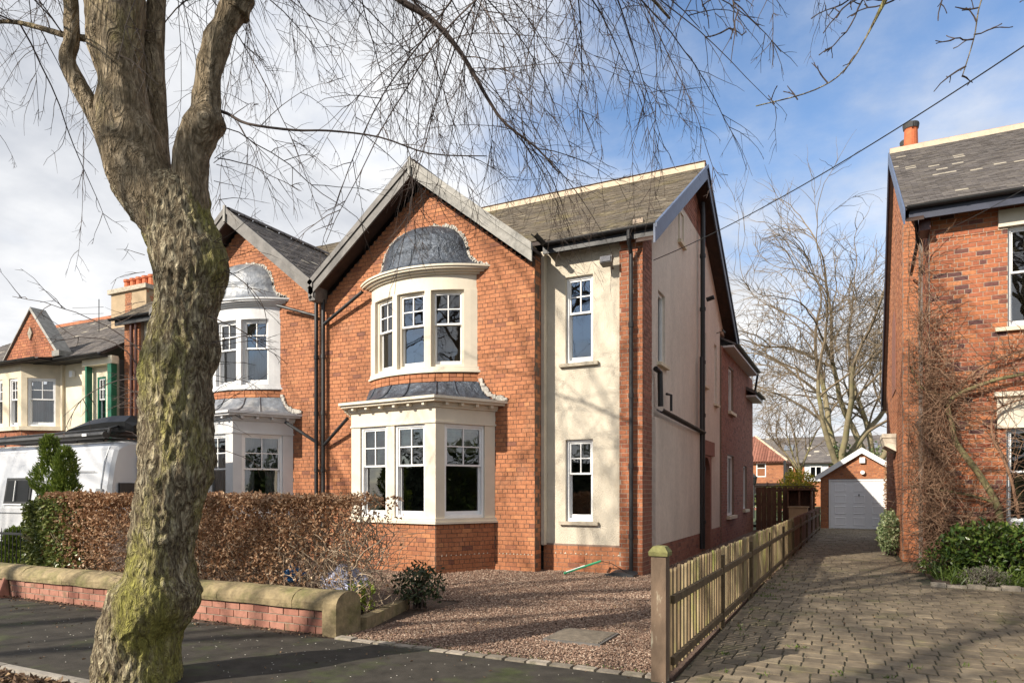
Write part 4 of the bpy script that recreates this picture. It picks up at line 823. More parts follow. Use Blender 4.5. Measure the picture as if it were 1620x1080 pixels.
m = MB(); gutter(m, (.98, 15.06, 7.02), (9.2, 15.06, 7.03), .065); pipe(m, [(1.12, 15.3, 6.95), (1.18, 15.62, 6.5), (1.2, 17.6, 6.4)], .035, collars=False); m.build('gutter', 'black_pipe', rh_)
m = MB(); m.box(1.18, 1.37, 15.3, 15.8, 6.6, 6.98); m.build('eaves_bracket', 'brown_pipe', rh_)
m = MB(); m.box(1.2, 2.4, 21.3, 22.3, 9.5, 10.75); m.build('chimney', 'chimney_render', rh_)
for x, y, h in ((1.5, 22.0, 11.75), (1.47, 22.7, 11.6)):
    m = MB(); m.loft([[(x + r * math.cos(t), y + r * math.sin(t), z) for t in [math.pi * q / 8 for q in range(16)]] for z, r in ((10.6, .19), (h - .12, .165), (h - .115, .175), (h - .05, .175))], caps=True); pt = m.build('chimney_pot', 'pot_clay', rh_, smooth=False)
    m = MB(); m.loft([[(x + r * math.cos(t), y + r * math.sin(t), z) for t in [math.pi * q / 8 for q in range(16)]] for z, r in ((h - .1, .19), (h + .02, .21), (h + .05, .2))], caps=True); m.box(x - .01, x + .03, y - .225, y - .2, h - .12, h + .03); m.build('cowl', 'pot_dark', pt)
m = MB(); m.box(.72, 1.04, 20.0, 21.6, 2.95, 3.05); m.hexa([(.78, 20.05, 2.75), (1.04, 20.05, 2.6), (1.04, 21.55, 2.6), (.78, 21.55, 2.75), (.73, 20.02, 2.948), (1.04, 20.02, 2.948), (1.04, 21.58, 2.948), (.73, 21.58, 2.948)]); m.build('door_hood', 'cream_paint', rh_)
finish_bricks('rh')

# ------------------------------------------------------------------ garage at the end of the drive
ga = thing('garage', 'brick garage with white panelled up and over door at end of drive', 'garage', (.4, 32, 0)); GY = 31.7
f = front(0, GY); m = MB(); backing(m, f, -1.15, 1.95, -.1, 2.2, [(-.84, 1.40, -.2, 2.06)], t=.2); m.prism([(-1.15, GY + .007, 2.2), (1.95, GY + .007, 2.2), (.40, GY + .007, 3.2)], (0, .19, 0)); gw = m.build('front_wall', 'mortar_mid', ga)
lay('ga', f, gw, -1.15, 1.95, -.02, 3.15, mat='brick', seed=400, ch=.075, bl=.225, holes=[(-.84, 1.40, -.2, 2.08)], edge=lambda z: (max(-1.15, .4 - (3.22 - z) * 1.52), min(1.95, .4 + (3.22 - z) * 1.52)))
m = MB(); m.box(-1.15, -.95, GY + .21, 37.5, -.1, 2.2); m.box(1.75, 1.95, GY + .21, 37.5, -.1, 2.2); m.box(-1.15, 1.95, 37.5, 37.7, -.1, 2.2); m.build('side_wall', 'brick_side', ga)
m = MB(); slab(m, [(-1.32, GY - .1, 2.20), (.4, GY - .1, 3.33), (.4, 37.8, 3.33), (-1.32, 37.8, 2.20)], .08); slab(m, [(2.12, GY - .1, 2.20), (.4, GY - .1, 3.33), (.4, 37.8, 3.33), (2.12, 37.8, 2.20)], .08); m.build('roof', 'slate_grey', ga)
for s_ in (-1, 1): m = MB(); m.prism([(.4, GY - .16, 3.36), (.4 + s_ * 1.75, GY - .16, 2.20), (.4 + s_ * 1.75, GY - .16, 1.98), (.4, GY - .16, 3.12)], (0, .05, 0)); m.build('bargeboard', 'white_frame', ga)
m = MB(); ring(m, f, -.83, 1.39, -.05, 2.05, .06, -.1, -.02); gd = m.build('door', 'white_frame', ga)
MB().fb(f, -.765, 1.325, -.09, -.05, .02, 1.985).build('door_leaf', 'door_white', gd)
for i in range(3):
    for k in range(4):
        a, z = -.62 + i * .70, .13 + k * .47; m = MB(); q0 = [(a, z), (a + .44, z), (a + .44, z + .34), (a, z + .34)]; q1 = [(a + .05, z + .05), (a + .39, z + .05), (a + .39, z + .29), (a + .05, z + .29)]
        m.loft([[f.p(u, -.0495, z_) for u, z_ in q0], [f.p(u, -.035, z_) for u, z_ in [(p[0] + (.02 if p[0] == a else -.02), p[1] + (.02 if p[1] == z else -.02)) for p in q0]], [f.p(u, -.044, z_) for u, z_ in q1]]); m.face([f.p(u, -.044, z_) for u, z_ in q1]); m.build('door_panel', 'door_white', gd)
m = MB(); m.fb(f, .27, .33, -.05, -.02, 1.40, 1.43); m.fb(f, .29, .31, -.04, -.01, 1.33, 1.42); m.build('handle', 'black_metal', gd)
m = MB(); m.box(.32, .52, GY - .12, GY - .002, 2.72, 2.95); m.build('alarm_box', 'white_frame', ga)
m = MB(); m.loft([[(.43 + r * math.cos(t), y, 2.33 + r * math.sin(t)) for t in [math.pi * q / 5 for q in range(10)]] for y, r in ((GY - .005, .05), (GY - .08, .09), (GY - .14, .08))], caps=True); m.build('wall_light', 'white_frame', ga)
finish_bricks('ga', 300)

# ------------------------------------------------------------------ houses beyond the back gardens
ph = thing('pantile_house', 'small brick house with red pantile roof and white window behind gardens', 'house', (-7, 60, 0)); f = front(0, 60)
m = MB(); backing(m, f, -12, -4.95, -.1, 3.9, [(-7.05, -6.3, 2.7, 4.0)], t=.2); m.box(-5.1, -4.95, 60.21, 66, -.1, 3.9); pw = m.build('wall', 'mortar_mid', ph); lay('ph', f, pw, -9, -4.95, 0, 3.9, mat='brick', holes=[(-7.05, -6.3, 2.7, 4.0)], seed=500)
m = MB(); 
for k in range(36):
    x = -12.3 + k * .21; t = (k + .5) / 36; top = 6.3 if x < -7.6 else 6.3 - (x + 7.6) * .78
    if top > 4.1: m.prism([(x, 59.6, 3.95), (x + .1, 59.6, 4.0), (x + .19, 59.6, 3.95), (x + .19, 59.6 + (top - 3.95) * 1.5, top), (x + .1, 59.6 + (top - 3.95) * 1.5, top + .05), (x, 59.6 + (top - 3.95) * 1.5, top)], (0, .05, -.05), R.random())
m.prism([(-12.3, 59.7, 3.9), (-4.6, 59.7, 3.9), (-7.4, 63.2, 6.2), (-12.3, 63.2, 6.2)], (0, .03, -.06)); m.prism([(-4.6, 59.7, 3.9), (-4.6, 66, 3.9), (-7.4, 63.2, 6.2)], (0, 0, -.06)); m.build('roof', 'pantile', ph)
m = MB(); m.tube([(-4.6, 59.6, 4.0), (-7.5, 63.2, 6.32)], .1, 6); m.build('hip_tiles', 'ridge_mortar', ph)
m = MB(); ring(m, f, -7.05, -6.3, 2.7, 4.0, .07, -.1, .02); m.fb(f, -6.98, -6.37, -.05, .01, 3.4, 3.46); w_ = m.build('window', 'white_frame', ph); m = MB(); m.face([f.p(-7, -.06, 2.75), f.p(-6.35, -.06, 2.75), f.p(-6.35, -.06, 3.95), f.p(-7, -.06, 3.95)]); m.build('pane', 'pane', w_)
for a in (-7.6, -6.4, -4.6):
    m = MB(); ring(m, front(0, 59.2), a, a + .9, .2, 1.35, .08, -.1, .0); w_ = m.build('window', 'white_frame', ph); m = MB(); m.face([(a, 59.25, .2), (a + .9, 59.25, .2), (a + .9, 59.25, 1.35), (a, 59.25, 1.35)]); m.build('pane', 'pane', w_)
m = MB(); m.box(-8.5, -3.2, 59.27, 59.6, -.1, 1.5); m.build('sun_room_wall', 'brick_side', ph); m = MB(); slab(m, [(-8.7, 58.8, 1.5), (-3.0, 58.8, 1.5), (-3.0, 60, 2.2), (-8.7, 60, 2.2)], .08)
for k in range(6): m.tube([(-8.2 + k, 58.9, 1.5), (-8.2 + k, 59.9, 2.3)], .04, 4)
m.build('sun_room_roof', 'black_metal', ph); m = MB(); m.box(-4.9, -4.7, 59.4, 59.5, 0, 4.0); m.build('downpipe', 'black_pipe', ph)
finish_bricks('ph', 100)
th_ = thing('far_terrace', 'long grey roofed terrace with roof light behind the bare trees', 'house', (4, 75, 0)); f = front(0, 75)
m = MB(); m.box(-9, 24, 75, 84, -.1, 4.4); m.build('wall', 'brick', th_)
m = MB(); slab(m, [(-9.4, 74.5, 4.35), (24, 74.5, 4.35), (24, 80, 7.3), (-9.4, 80, 7.3)], .1); slab(m, [(-9.4, 85, 4.35), (24, 85, 4.35), (24, 80, 7.3), (-9.4, 80, 7.3)], .1); tr_ = m.build('roof', 'under_roof', th_)
s_ = MB(); slates(s_, (-9.4, 74.45, 4.36), (1, 0, 0), (0, 5.5, 2.95), 33.4, 6.2, seed=33, w=.5, e=.3, th=.03); s_.build('roof_tiles', 'slate_grey', tr_, kind='stuff')
for x in (-6.3, 1.5, 6.5): m = MB(); m.prism([(x, 76.8, 5.72), (x + .9, 76.8, 5.72), (x + .9, 77.9, 6.3), (x, 77.9, 6.3)], (0, -.05, .08)); m.build('roof_light', 'lead_pale', tr_)
m = MB(); 
for x in (-4.2, 1.2, 7.2, 13): m.box(x, x + 2.2, 74.93, 75, 2.5, 4.3)
m.build('white_panel', 'white_bay', th_)
for x in (-3.7, -6.4, 2.4, 8, 14):
    m = MB(); ring(m, f, x, x + 1.1, 2.8, 4.0, .08, .08, .14); m.fb(f, x + .5, x + .6, .08, .13, 2.8, 4.0); w_ = m.build('window', 'white_frame', th_); m = MB(); m.face([f.p(x, .09, 2.8), f.p(x + 1.1, .09, 2.8), f.p(x + 1.1, .09, 4), f.p(x, .09, 4)]); m.build('pane', 'dark_pane', w_)
lp = thing('garden_lantern', 'black lantern on a post in front of the pantile house', 'lantern', (-4.95, 41, 0))
m = MB(); m.tube([(-4.95, 41, 0), (-4.95, 41, 1.95)], .035, 6); m.build('post', 'black_metal', lp); m = MB(); m.loft([[(-4.95 + r * math.cos(t), 41 + r * math.sin(t), z) for t in [math.pi * q / 3 for q in range(6)]] for z, r in ((1.9, .06), (1.98, .12), (2.3, .17), (2.33, .21), (2.48, .05), (2.56, .02))], caps=True); m.build('lantern_head', 'black_metal', lp)

# ------------------------------------------------------------------ street wall
gwall = thing('garden_wall', 'low brick garden wall with mossy rounded stone coping along the pavement', 'wall', (-9, 6.05, 0))
m = MB(); m.box(-15, -5.27, 5.91, 6.22, -.1, .252); wc = m.build('wall_core', 'mortar_old', gwall)
lay('gw', front(0, 5.90), wc, -14.5, -5.27, -.02, .25, mat='brick_pink', ch=.09, bl=.235, j=.014, seed=600, header_every=0); finish_bricks('gw', 300)
x = -14.6; rk = random.Random(31); lens = []
def cope_prof(h=.0):
    return [(5.86, .255), (5.855, .30)] + [(6.065 - .21 * math.cos(t), .31 + (.145 + h) * math.sin(t)) for t in [math.pi * (k + .5) / 9 for k in range(9)]] + [(6.275, .30), (6.27, .255)]
while x < -5.3:
    w = min(rk.uniform(.95, 1.35), -5.262 - x)
    if -5.262 - (x + w) < .4: w = -5.262 - x
    h = rk.uniform(-.008, .008); m = MB(); n = 5
    m.loft([[(x + .004 + (w - .008) * k / n, y + rk.uniform(-.004, .004), z + h + rk.uniform(-.005, .005)) for y, z in cope_prof()] for k in range(n + 1)], rk.random(), caps=True)
    m.build('coping_stone', 'coping', gwall, smooth=False); x += w
m = MB(); pr_ = [(5.85, -.05)] + [(5.85, .30)] + [(6.06 - .21 * math.cos(t), .32 + .15 * math.sin(t)) for t in [math.pi * (k + .5) / 9 for k in range(9)]] + [(6.27, .30), (6.27, -.05)]
m.loft([[(xx, y, z) for y, z in pr_] for xx in (-5.258, -5.16, -5.06)], .4, caps=True); m.build('end_stone', 'coping', gwall)
m = MB(); m.prism([(-11.62, 5.55, 0), (-11.4, 5.55, 0), (-11.5, 5.88, .26), (-11.56, 5.88, .26)], (0, .03, .0)); m.hexa([(-11.60, 5.74, -.02), (-11.44, 5.74, -.02), (-11.42, 5.885, -.02), (-11.62, 5.885, -.02), (-11.53, 5.86, .27), (-11.49, 5.86, .27), (-11.48, 5.885, .28), (-11.54, 5.885, .28)]); 
m = MB(); m.hexa([(-11.60, 5.72, -.02), (-11.44, 5.72, -.02), (-11.42, 5.885, -.02), (-11.62, 5.885, -.02), (-11.53, 5.85, .27), (-11.49, 5.85, .27), (-11.48, 5.885, .28), (-11.54, 5.885, .28)]); m.build('spur_stone', 'brick_pink', gwall)
bed = thing('bed_kerb', 'short stone kerb edging the planting bed beside the gravel', 'kerb', (-5.2, 6.9, 0))
for k in range(2): a, b = Vector((-5.07 - .2 * k, 6.30 + .72 * k, 0)), Vector((-5.07 - .2 * (k + 1), 6.30 + .72 * (k + 1) - .01, 0)); m = MB(); n = Vector((.06, .017, 0)); m.hexa([a - n + Vector((0, 0, -.05)), a + n + Vector((0, 0, -.05)), b + n + Vector((0, 0, -.05)), b - n + Vector((0, 0, -.05)), a - n + Vector((0, 0, .13)), a + n + Vector((0, 0, .13)), b + n + Vector((0, 0, .12)), b - n + Vector((0, 0, .12))], .3); m.build('kerb_block', 'coping', bed)
rl = thing('iron_railing', 'black iron railings with pointed bars behind the wall at far left', 'railing', (-13.5, 6.9, 0))
m = MB(); m.box(-15.5, -12.2, 6.98, 7.01, .80, .84); m.box(-15.5, -12.2, 6.98, 7.01, .2, .23); m.build('rail', 'black_metal', rl)
for k in range(26): x = -15.4 + k * .12; MB().tube([(x, 6.995, 0), (x, 6.995, .86), (x, 6.995, .92)], [.009, .009, .002], 5).build('bar', 'black_metal', rl)

# ------------------------------------------------------------------ picket fence along the drive
fe = thing('picket_fence', 'weathered wooden picket fence dividing gravel from the block paved drive', 'fence', (-1.3, 18, 0))
fx = lambda y: -1.40 + (y - 5.7) * .0105
rk = random.Random(77); pk = {}
def picket_mesh(v, brown):
    k = (v, brown)
    if k not in pk:
        m = MB(); h = .89; w = .034
        pts = [(-w, 0), (w, 0), (w, h - .03), (w * .6, h - .008), (0, h), (-w * .6, h - .008), (-w, h - .03)]
        m.prism([(-.012, a, z) for a, z in pts], (.024, 0, 0), v / 7); pk[k] = m.mesh('picket', 'fence_brown' if brown else 'fence_wood')
    return pk[k]
y = 5.86; i = 0
while y < 30.8:
    br = y > 18.3; o = bpy.data.objects.new('picket', picket_mesh(rk.randrange(8), br)); COL.objects.link(o); attach(o, fe)  # far pickets browner: the house's shadow is put into their colour
    o.matrix_basis = Matrix.Translation((fx(y) - .012, y, .03 + rk.uniform(-.012, .012))) @ Matrix.Rotation(rk.uniform(-.012, .012), 4, 'X')
    y += .136 if not br else .085
y = 5.9
while y < 30.5:
    e = min(y + 2.4, 30.8)
    for z in (.09, .62): m = MB(); m.hexa([(fx(y) + .0, y, z), (fx(y) + .036, y, z), (fx(e) + .036, e - .01, z), (fx(e), e - .01, z), (fx(y), y, z + .07), (fx(y) + .036, y, z + .07), (fx(e) + .036, e - .01, z + .07), (fx(e), e - .01, z + .07)]); m.build('rail', 'rail_wood', fe)
    if y > 6: MB().box(fx(y) - .02, fx(y) + .042, y - .033, y + .033, -.05, .84).build('post', 'rail_wood', fe)
    y += 2.4
m = MB(); m.box(-1.50, -1.375, 5.64, 5.765, -.05, 1.05); m.build('end_post', 'post_wood', fe)
m = MB(); m.loft([[(-1.4375 + s1 * w, 5.7025 + s2 * w, z) for s1, s2 in ((-1, -1), (1, -1), (1, 1), (-1, 1))] for z, w in ((1.051, .078), (1.085, .082), (1.13, .05), (1.135, .03))], caps=True); m.build('post_cap', 'post_cap', fe)

bf = thing('board_fence', 'tall dark brown board fence with open gaps at back of gravel drive', 'fence', (-2.4, 29, 0))
for k in range(11):
    x = -3.42 + k * .2; w = .17 if k > 2 else .195; MB().box(x, x + w, 29.0, 29.02, 0, 1.72 + .01 * (k % 2), .5).build('board', 'fence_brown', bf)
for z in (.3, 1.0, 1.55): MB().box(-3.45, -1.2, 29.021, 29.06, z, z + .09).build('rail', 'rail_wood', bf)
MB().box(-3.48, -1.1, 28.98, 29.08, 1.735, 1.775).build('cap_rail', 'rail_wood', bf)
st = thing('log_store', 'dark open fronted wooden store against the board fence', 'store', (-1.75, 28.7, 0))
m = MB(); m.box(-2.2, -2.15, 28.3, 28.95, 0, 1.6); m.box(-1.38, -1.33, 28.3, 28.95, 0, 1.6); m.box(-2.25, -1.28, 28.25, 28.97, 1.602, 1.66); m.box(-2.149, -1.381, 28.9, 28.94, 0, 1.6); m.box(-2.149, -1.381, 28.35, 28.89, .8, .84); m.box(-1.80, -1.74, 28.32, 28.36, .842, 1.6); m.build('cabinet', 'fence_brown', st)
pb = MB(); pb.box(-2.1, -1.45, 27.75, 28.15, 0, .95); pb.box(-2.14, -1.41, 27.72, 28.18, .951, .985); tag(pb.build('plywood_box', 'ply'), 'pale plywood box standing in front of the dark store', 'box')
# ------------------------------------------------------------------ camper van on the next drive
van = thing('camper_van', 'white camper van with black roof rack and roof box behind the hedge', 'van', (-16, 9.6, 0))
V0, V1 = -19.6, -13.35
def vsec(x, k=0.0, top=2.62, inset=0.0):
    y0, y1 = 8.62 + inset, 10.6 - inset
    half = [(0, .35), (.0, .9), (-.01 + k, 1.2), (.03 + k, 1.7), (.10 + k, 2.15), (.17 + k, 2.42), (.27 + k, top - .06), (.42 + k, top - .01), (.7, top + .01)]
    return [(x, y0 + a, z) for a, z in half] + [(x, y1 - a, z) for a, z in reversed(half)]
m = MB(); m.loft([vsec(V1 + .02, .03, 2.55, .06), vsec(V1 - .04, .01, 2.60, .015), vsec(V1 - .15), vsec(-17.6), vsec(-18.6, 0, 2.6), vsec(-19.3, .05, 2.3, .05), vsec(V0, .1, 1.6, .12)], caps=True); vb = m.build('body', 'van_white', van, smooth=False)
m = MB(); m.tube([(V1 - .18, 8.60, .5), (V1 - .18, 8.60, 1.2), (V1 - .18, 8.64, 1.75), (V1 - .18, 8.71, 2.2), (V1 - .18, 8.82, 2.5)], .012, 5); m.tube([(V1 - .4, 8.655, 1.98), (V1 - 1.9, 8.655, 1.98), (V1 - 1.95, 8.66, 2.0)], .008, 5); m.tube([(V1 - .35, 8.60, 1.1), (-18.4, 8.60, 1.1)], .01, 5); m.build('panel_seam', 'grey_metal', van)
m = MB(); m.box(V1 - .3, V1 - .12, 8.605, 8.64, 1.55, 1.63); m.box(V1 - .3, V1 - .12, 8.605, 8.62, .9, .98); m.build('door_hinge', 'grey_metal', van)
m = MB(); q = [(-16.95, 1.30), (-15.95, 1.30), (-15.9, 1.87), (-16.85, 1.87)]; m.prism([(x, 8.59 + (z - 1.2) * .06, z) for x, z in q], (0, .03, 0)); w_ = m.build('window', 'van_trim', van)
q = [(-16.88, 1.36), (-16.01, 1.36), (-15.97, 1.81), (-16.79, 1.81)]; m = MB(); m.prism([(x, 8.582 + (z - 1.2) * .06, z) for x, z in q], (0, .006, 0)); m.build('pane', 'van_black', w_)
m = MB(); m.tube([(-16.5, 8.57, 1.36), (-16.46, 8.6, 1.81)], .012, 4); m.tube([(-16.95, 8.59, 1.29), (-15.95, 8.59, 1.29)], .018, 4); m.build('window_bar', 'white_frame', w_)
m = MB(); m.box(-19.2, -18.75, 8.80, 8.88, 1.45, 1.9); m.build('cab_window', 'van_black', van)
m = MB(); m.tube([(V1 - .1, 8.68, 2.72), (-18.6, 8.68, 2.66)], .07, 8); m.tube([(V1 - .2, 8.9, 2.86), (-18.6, 8.9, 2.78)], .025, 6); m.tube([(V1 - .25, 10.35, 2.86), (-18.6, 10.35, 2.78)], .025, 6)
m.tube([(V1 - .15, 8.75, 2.66), (V1 - .15, 8.8, 2.86), (V1 - .18, 9.0, 2.92), (V1 - .18, 10.2, 2.92)], .03, 6)
for k in range(6): x = V1 - .5 - k * .9; m.box(x, x + .05, 8.8, 10.4, 2.70, 2.76); m.tube([(x, 8.9, 2.6), (x, 8.9, 2.85)], .02, 5)
m.build('roof_rack', 'van_trim', van)
m = MB(); m.box(V1 - .75, V1 - .6, 8.60, 8.612, 2.70, 2.75); m.build('awning_badge', 'white_frame', van)
m = MB(); bx_ = [(-15.35, .0, .10), (-15.2, .0, .2), (-14.6, .0, .34), (-13.9, 0, .40), (-13.3, 0, .38), (-13.1, .05, .2)]
m.loft([[(x, 9.0 + i_ + a, 2.80 + z * .9) for a, z in ((0, 0), (-.02, h * .6), (.12, h), (.75, h), (.89, h * .6), (.87, 0))] for x, i_, h in bx_], caps=True); m.build('roof_box', 'van_black', van)
m = MB(); m.tube([(V1 + .05, 9.3, 1.1), (V1 + .1, 9.3, 2.2), (V1 + .05, 9.3, 2.5)], .022, 5); m.tube([(V1 + .05, 9.65, 1.1), (V1 + .1, 9.65, 2.2), (V1 + .05, 9.65, 2.5)], .022, 5)
for k in range(5): m.tube([(V1 + .09, 9.3, 1.2 + k * .24), (V1 + .09, 9.65, 1.2 + k * .24)], .014, 5)
m.box(V1 + .03, V1 + .08, 8.86, 9.2, 1.45, 1.75); m.build('rear_ladder', 'van_trim', van)
for x in (-14.6, -18.4):
    m = MB(); m.loft([[(x + r * math.cos(t), y, .36 + r * math.sin(t)) for t in [math.pi * q / 10 for q in range(20)]] for y, r in ((8.64, .2), (8.63, .34), (8.67, .36), (8.85, .36))], caps=True); ty = m.build('wheel', 'rubber', van); m = MB(); m.loft([[(x + r * math.cos(t), y, .36 + r * math.sin(t)) for t in [math.pi * q / 10 for q in range(20)]] for y, r in ((8.628, .2), (8.622, .05))], caps=True); m.build('rim', 'grey_metal', ty)

# ------------------------------------------------------------------ small things on the ground and the wire
mh = thing('manhole_cover', 'ribbed metal manhole cover set in the gravel', 'manhole cover', (-2.55, 6.95, 0))
MX, MY = -2.62, 6.98; m = MB(); m.box(MX - .32, MX + .32, MY - .32, MY + .32, -.05, .022); m.build('plate', 'barge_grey', mh); m = MB()
for k in range(11): m.box(MX - .29, MX + .29, MY - .29 + k * .054, MY - .262 + k * .054, .02, .034)
m.build('rib', 'manhole', mh)
dr = thing('drain_mat', 'black curled rubber cover at foot of the corner downpipe', 'drain cover', (-3.8, 12.3, 0))
m = MB(); m.loft([[(-4.12 + .55 * i / 6, 12.18 + .36 * k / 4, .035 + .045 * math.sin(i / 6 * math.pi) + (.02 if k == 4 else 0) - (.03 if i == 0 else 0)) for i in range(7)] for k in range(5)], close=False); m.loft([[(-4.12 + .55 * i / 6, 12.18, -.02 if j else .035 + .045 * math.sin(i / 6 * math.pi)) for i in range(7)] for j in (0, 1)], close=False); m.build('flap', 'rubber', dr, smooth=False)
tl = thing('garden_tool', 'green handled garden tool leaning low against the plinth wall', 'tool', (-4.7, 12.4, 0))
m = MB(); m.tube([(-4.86, 12.0, .03), (-4.30, 12.50, .24)], .022, 6); m.build('handle', 'tool_green', tl); m = MB(); m.tube([(-4.83, 12.02, .055), (-4.55, 12.28, .165)], .012, 5); m.build('strip', 'white_frame', tl); m = MB(); m.tube([(-4.30, 12.5, .24), (-4.1, 12.55, .20), (-3.7, 12.3, .06)], .008, 4); m.build('cord', 'black_metal', tl)
def bag(name, label, mat, c, r, seed):
    m = MB(); n, k_ = 14, 9; rings = []
    for k in range(k_):
        ph_ = math.pi * k / (k_ - 1); rg = []
        for j in range(n):
            t = 2 * math.pi * j / n; q = Vector((r[0] * math.sin(ph_) * math.cos(t), r[1] * math.sin(ph_) * math.sin(t), r[2] * (1 - math.cos(ph_)) / 2)); s_ = 1 + .35 * noise.noise(q * 6 + Vector((seed, 0, 0))); rg.append((c[0] + q.x * s_, c[1] + q.y * s_, max(.0, c[2] + q.z * s_)))
        rings.append(rg)
    m.loft(rings); tag(m.build(name, mat), label, 'bag')
bag('plastic_bag', 'small blue plastic bag under the thin end of the hedge', 'bag_blue', (-6.55, 6.75, .38), (.17, .14, .22), 1)
bag('plastic_bag', 'large pale lilac plastic sack beside the hedge end', 'bag_pale', (-5.86, 6.95, .16), (.34, .25, .42), 5)
w_ = MB(); a, b = Vector((-3.5, 13.36, 6.15)), at(1660, 46, 7.0); w_.tube([a + (b - a) * t - Vector((0, 0, .18 * 4 * t * (1 - t))) for t in [k / 24 for k in range(25)]], .008, 5)
tag(w_.build('telephone_wire', 'cable'), 'thin black telephone wire running from house corner to upper right', 'wire')
w_ = MB(); a, b = Vector((1.45, 15.42, 6.5)), Vector((4.2, 14.2, 7.6)); w_.tube([a + (b - a) * t - Vector((0, 0, .1 * 4 * t * (1 - t))) for t in [k / 10 for k in range(11)]], .006, 5); tag(w_.build('eaves_cable', 'cable'), 'slack cable under the gutter of the right hand house', 'wire')
# ------------------------------------------------------------------ vegetation helpers
def rv(r): 
    while True:
        v = Vector((r.uniform(-1, 1), r.uniform(-1, 1), r.uniform(-1, 1)))
        if .05 < v.length < 1: return v.normalized()
def leaf(m, p, d, size, r, width=.55, fold=.25, var=None):
    d = d.normalized(); s = d.cross(rv(r)); s = s.normalized() if s.length > .05 else d.orthogonal().normalized(); n = d.cross(s)
    a = p; b = p + d * size * .5 + s * size * width * .5 + n * size * fold * .3; c = p + d * size; e = p + d * size * .5 - s * size * width * .5 + n * size * fold * .3
    i = len(m.v); m.v += [tuple(a), tuple(b), tuple(c), tuple(e)]; m.f += [(i, i + 1, i + 2), (i, i + 2, i + 3)]; v = min(max(r.gauss(.5, .25), 0), 1) if var is None else var; m.a += [v, v]
def curve(p, d, L, n, wob, grav, r):
    pts = [p.copy()]; d = d.normalized(); st = L / n
    for k in range(n):
        d = (d + rv(r) * wob + Vector((0, 0, grav))).normalized(); p = p + d * st; pts.append(p.copy())
    return pts
def sample(path, t):
    s = t * (len(path) - 1); i = min(int(s), len(path) - 2); return path[i].lerp(path[i + 1], s - i), (path[i + 1] - path[i]).normalized()
def smooth_path(pts, n):
    pts = [Vector(p) for p in pts]; out = []
    for k in range(n + 1):
        s = k / n * (len(pts) - 1); i = min(int(s), len(pts) - 2); t = s - i
        p0, p1, p2, p3 = pts[max(i - 1, 0)], pts[i], pts[i + 1], pts[min(i + 2, len(pts) - 1)]
        out.append(.5 * ((2 * p1) + (-p0 + p2) * t + (2 * p0 - 5 * p1 + 4 * p2 - p3) * t * t + (-p0 + 3 * p1 - 3 * p2 + p3) * t ** 3))
    return out

# ------------------------------------------------------------------ the street tree in front
tree = thing('street_tree', 'large gnarled street tree with mossy burred trunk standing on the pavement', 'tree', (-5.3, 3.75, 0))
TD = 5.72; CR = Vector((cT, sT, 0)); CF = Vector((-sT, cT, 0))
def bole(m, rows, d, segs, lump=.032, rid=.026, step=2.2, seed=0, deep=lambda y: 1.0):
    rows = sorted(rows, key=lambda r: -r[0]); ys = []; y = rows[0][0]
    while y > rows[-1][0]: ys.append(y); y -= step
    ys.append(rows[-1][0]); rings = []
    for y in ys:
        for a, b in zip(rows, rows[1:]):
            if a[0] >= y >= b[0]:
                t = (a[0] - y) / (a[0] - b[0]); t = t * t * (3 - 2 * t) * .5 + t * .5; xl = a[1] + (b[1] - a[1]) * t; xr = a[2] + (b[2] - a[2]) * t; break
        c = at((xl + xr) / 2, y, d); rad = (xr - xl) / 2 * d / FPX * (.95 if segs > 100 else 1); rg = []
        for j in range(segs):
            an = 2 * math.pi * j / segs; dv = CR * math.cos(an) + CF * math.sin(an) * deep(y); q = c + dv * rad
            w = Vector((q.x, q.y, q.z + seed)); side = abs(math.sin(an))
            o = -rid * .55 + noise.noise(w * 2.6) * lump * (1 + 1.2 * side) + noise.noise(w * 6.5) * lump * .55
            rdg = 1 - abs(noise.noise(Vector((w.x * 15, w.y * 15, w.z * 4.2)) + rv0 * noise.noise(w * 5) * .6)) * 2
            burr = max(0, noise.noise(w * 3.3 + Vector((9, 4, 2))) - .05) * 2; o += rid * rdg * .7 + noise.noise(Vector((w.x * 32, w.y * 32, w.z * 13))) * rid * .5 + burr * noise.noise(w * 17) * rid * .7
            rg.append(q + dv * o)
        rings.append(rg)
    m.loft(rings, caps=True)
rv0 = Vector((1, 1, .4))
trunk_rows = [(1200, 120, 315), (1130, 135, 300), (1080, 152, 284), (1030, 153, 282), (1000, 156, 288), (985, 158, 298), (960, 166, 312), (933, 176, 316), (905, 198, 306), (880, 203, 303), (840, 207, 309), (810, 211, 316), (780, 219, 328), (755, 222, 338), (725, 222, 339), (690, 222, 336), (640, 222, 337), (600, 223, 333), (565, 229, 347), (540, 238, 347), (500, 247, 343), (460, 250, 353), (430, 246, 364), (402, 238, 362), (370, 224, 350), (345, 202, 338), (325, 187, 335), (300, 173, 334), (290, 182, 326), (280, 200, 312), (274, 225, 295)]
m = MB(); m2 = MB(); bole(m, trunk_rows, TD, 180, lump=.017, deep=lambda y: 1.0 if y > 440 else max(.52, 1 - (440 - y) / 140 * .45))
bole(m2, [(420, 262, 310), (345, 212, 292), (310, 186, 282), (280, 168, 272), (260, 165, 267), (220, 160, 256), (180, 152, 235), (165, 154, 232), (140, 159, 229), (100, 149, 226), (60, 145, 222), (0, 134, 228), (-60, 130, 215), (-130, 132, 200), (-220, 140, 190)], TD - .02, 44, lump=.022, rid=.010, seed=3, deep=lambda y: 1.0 if y < 240 else .95)
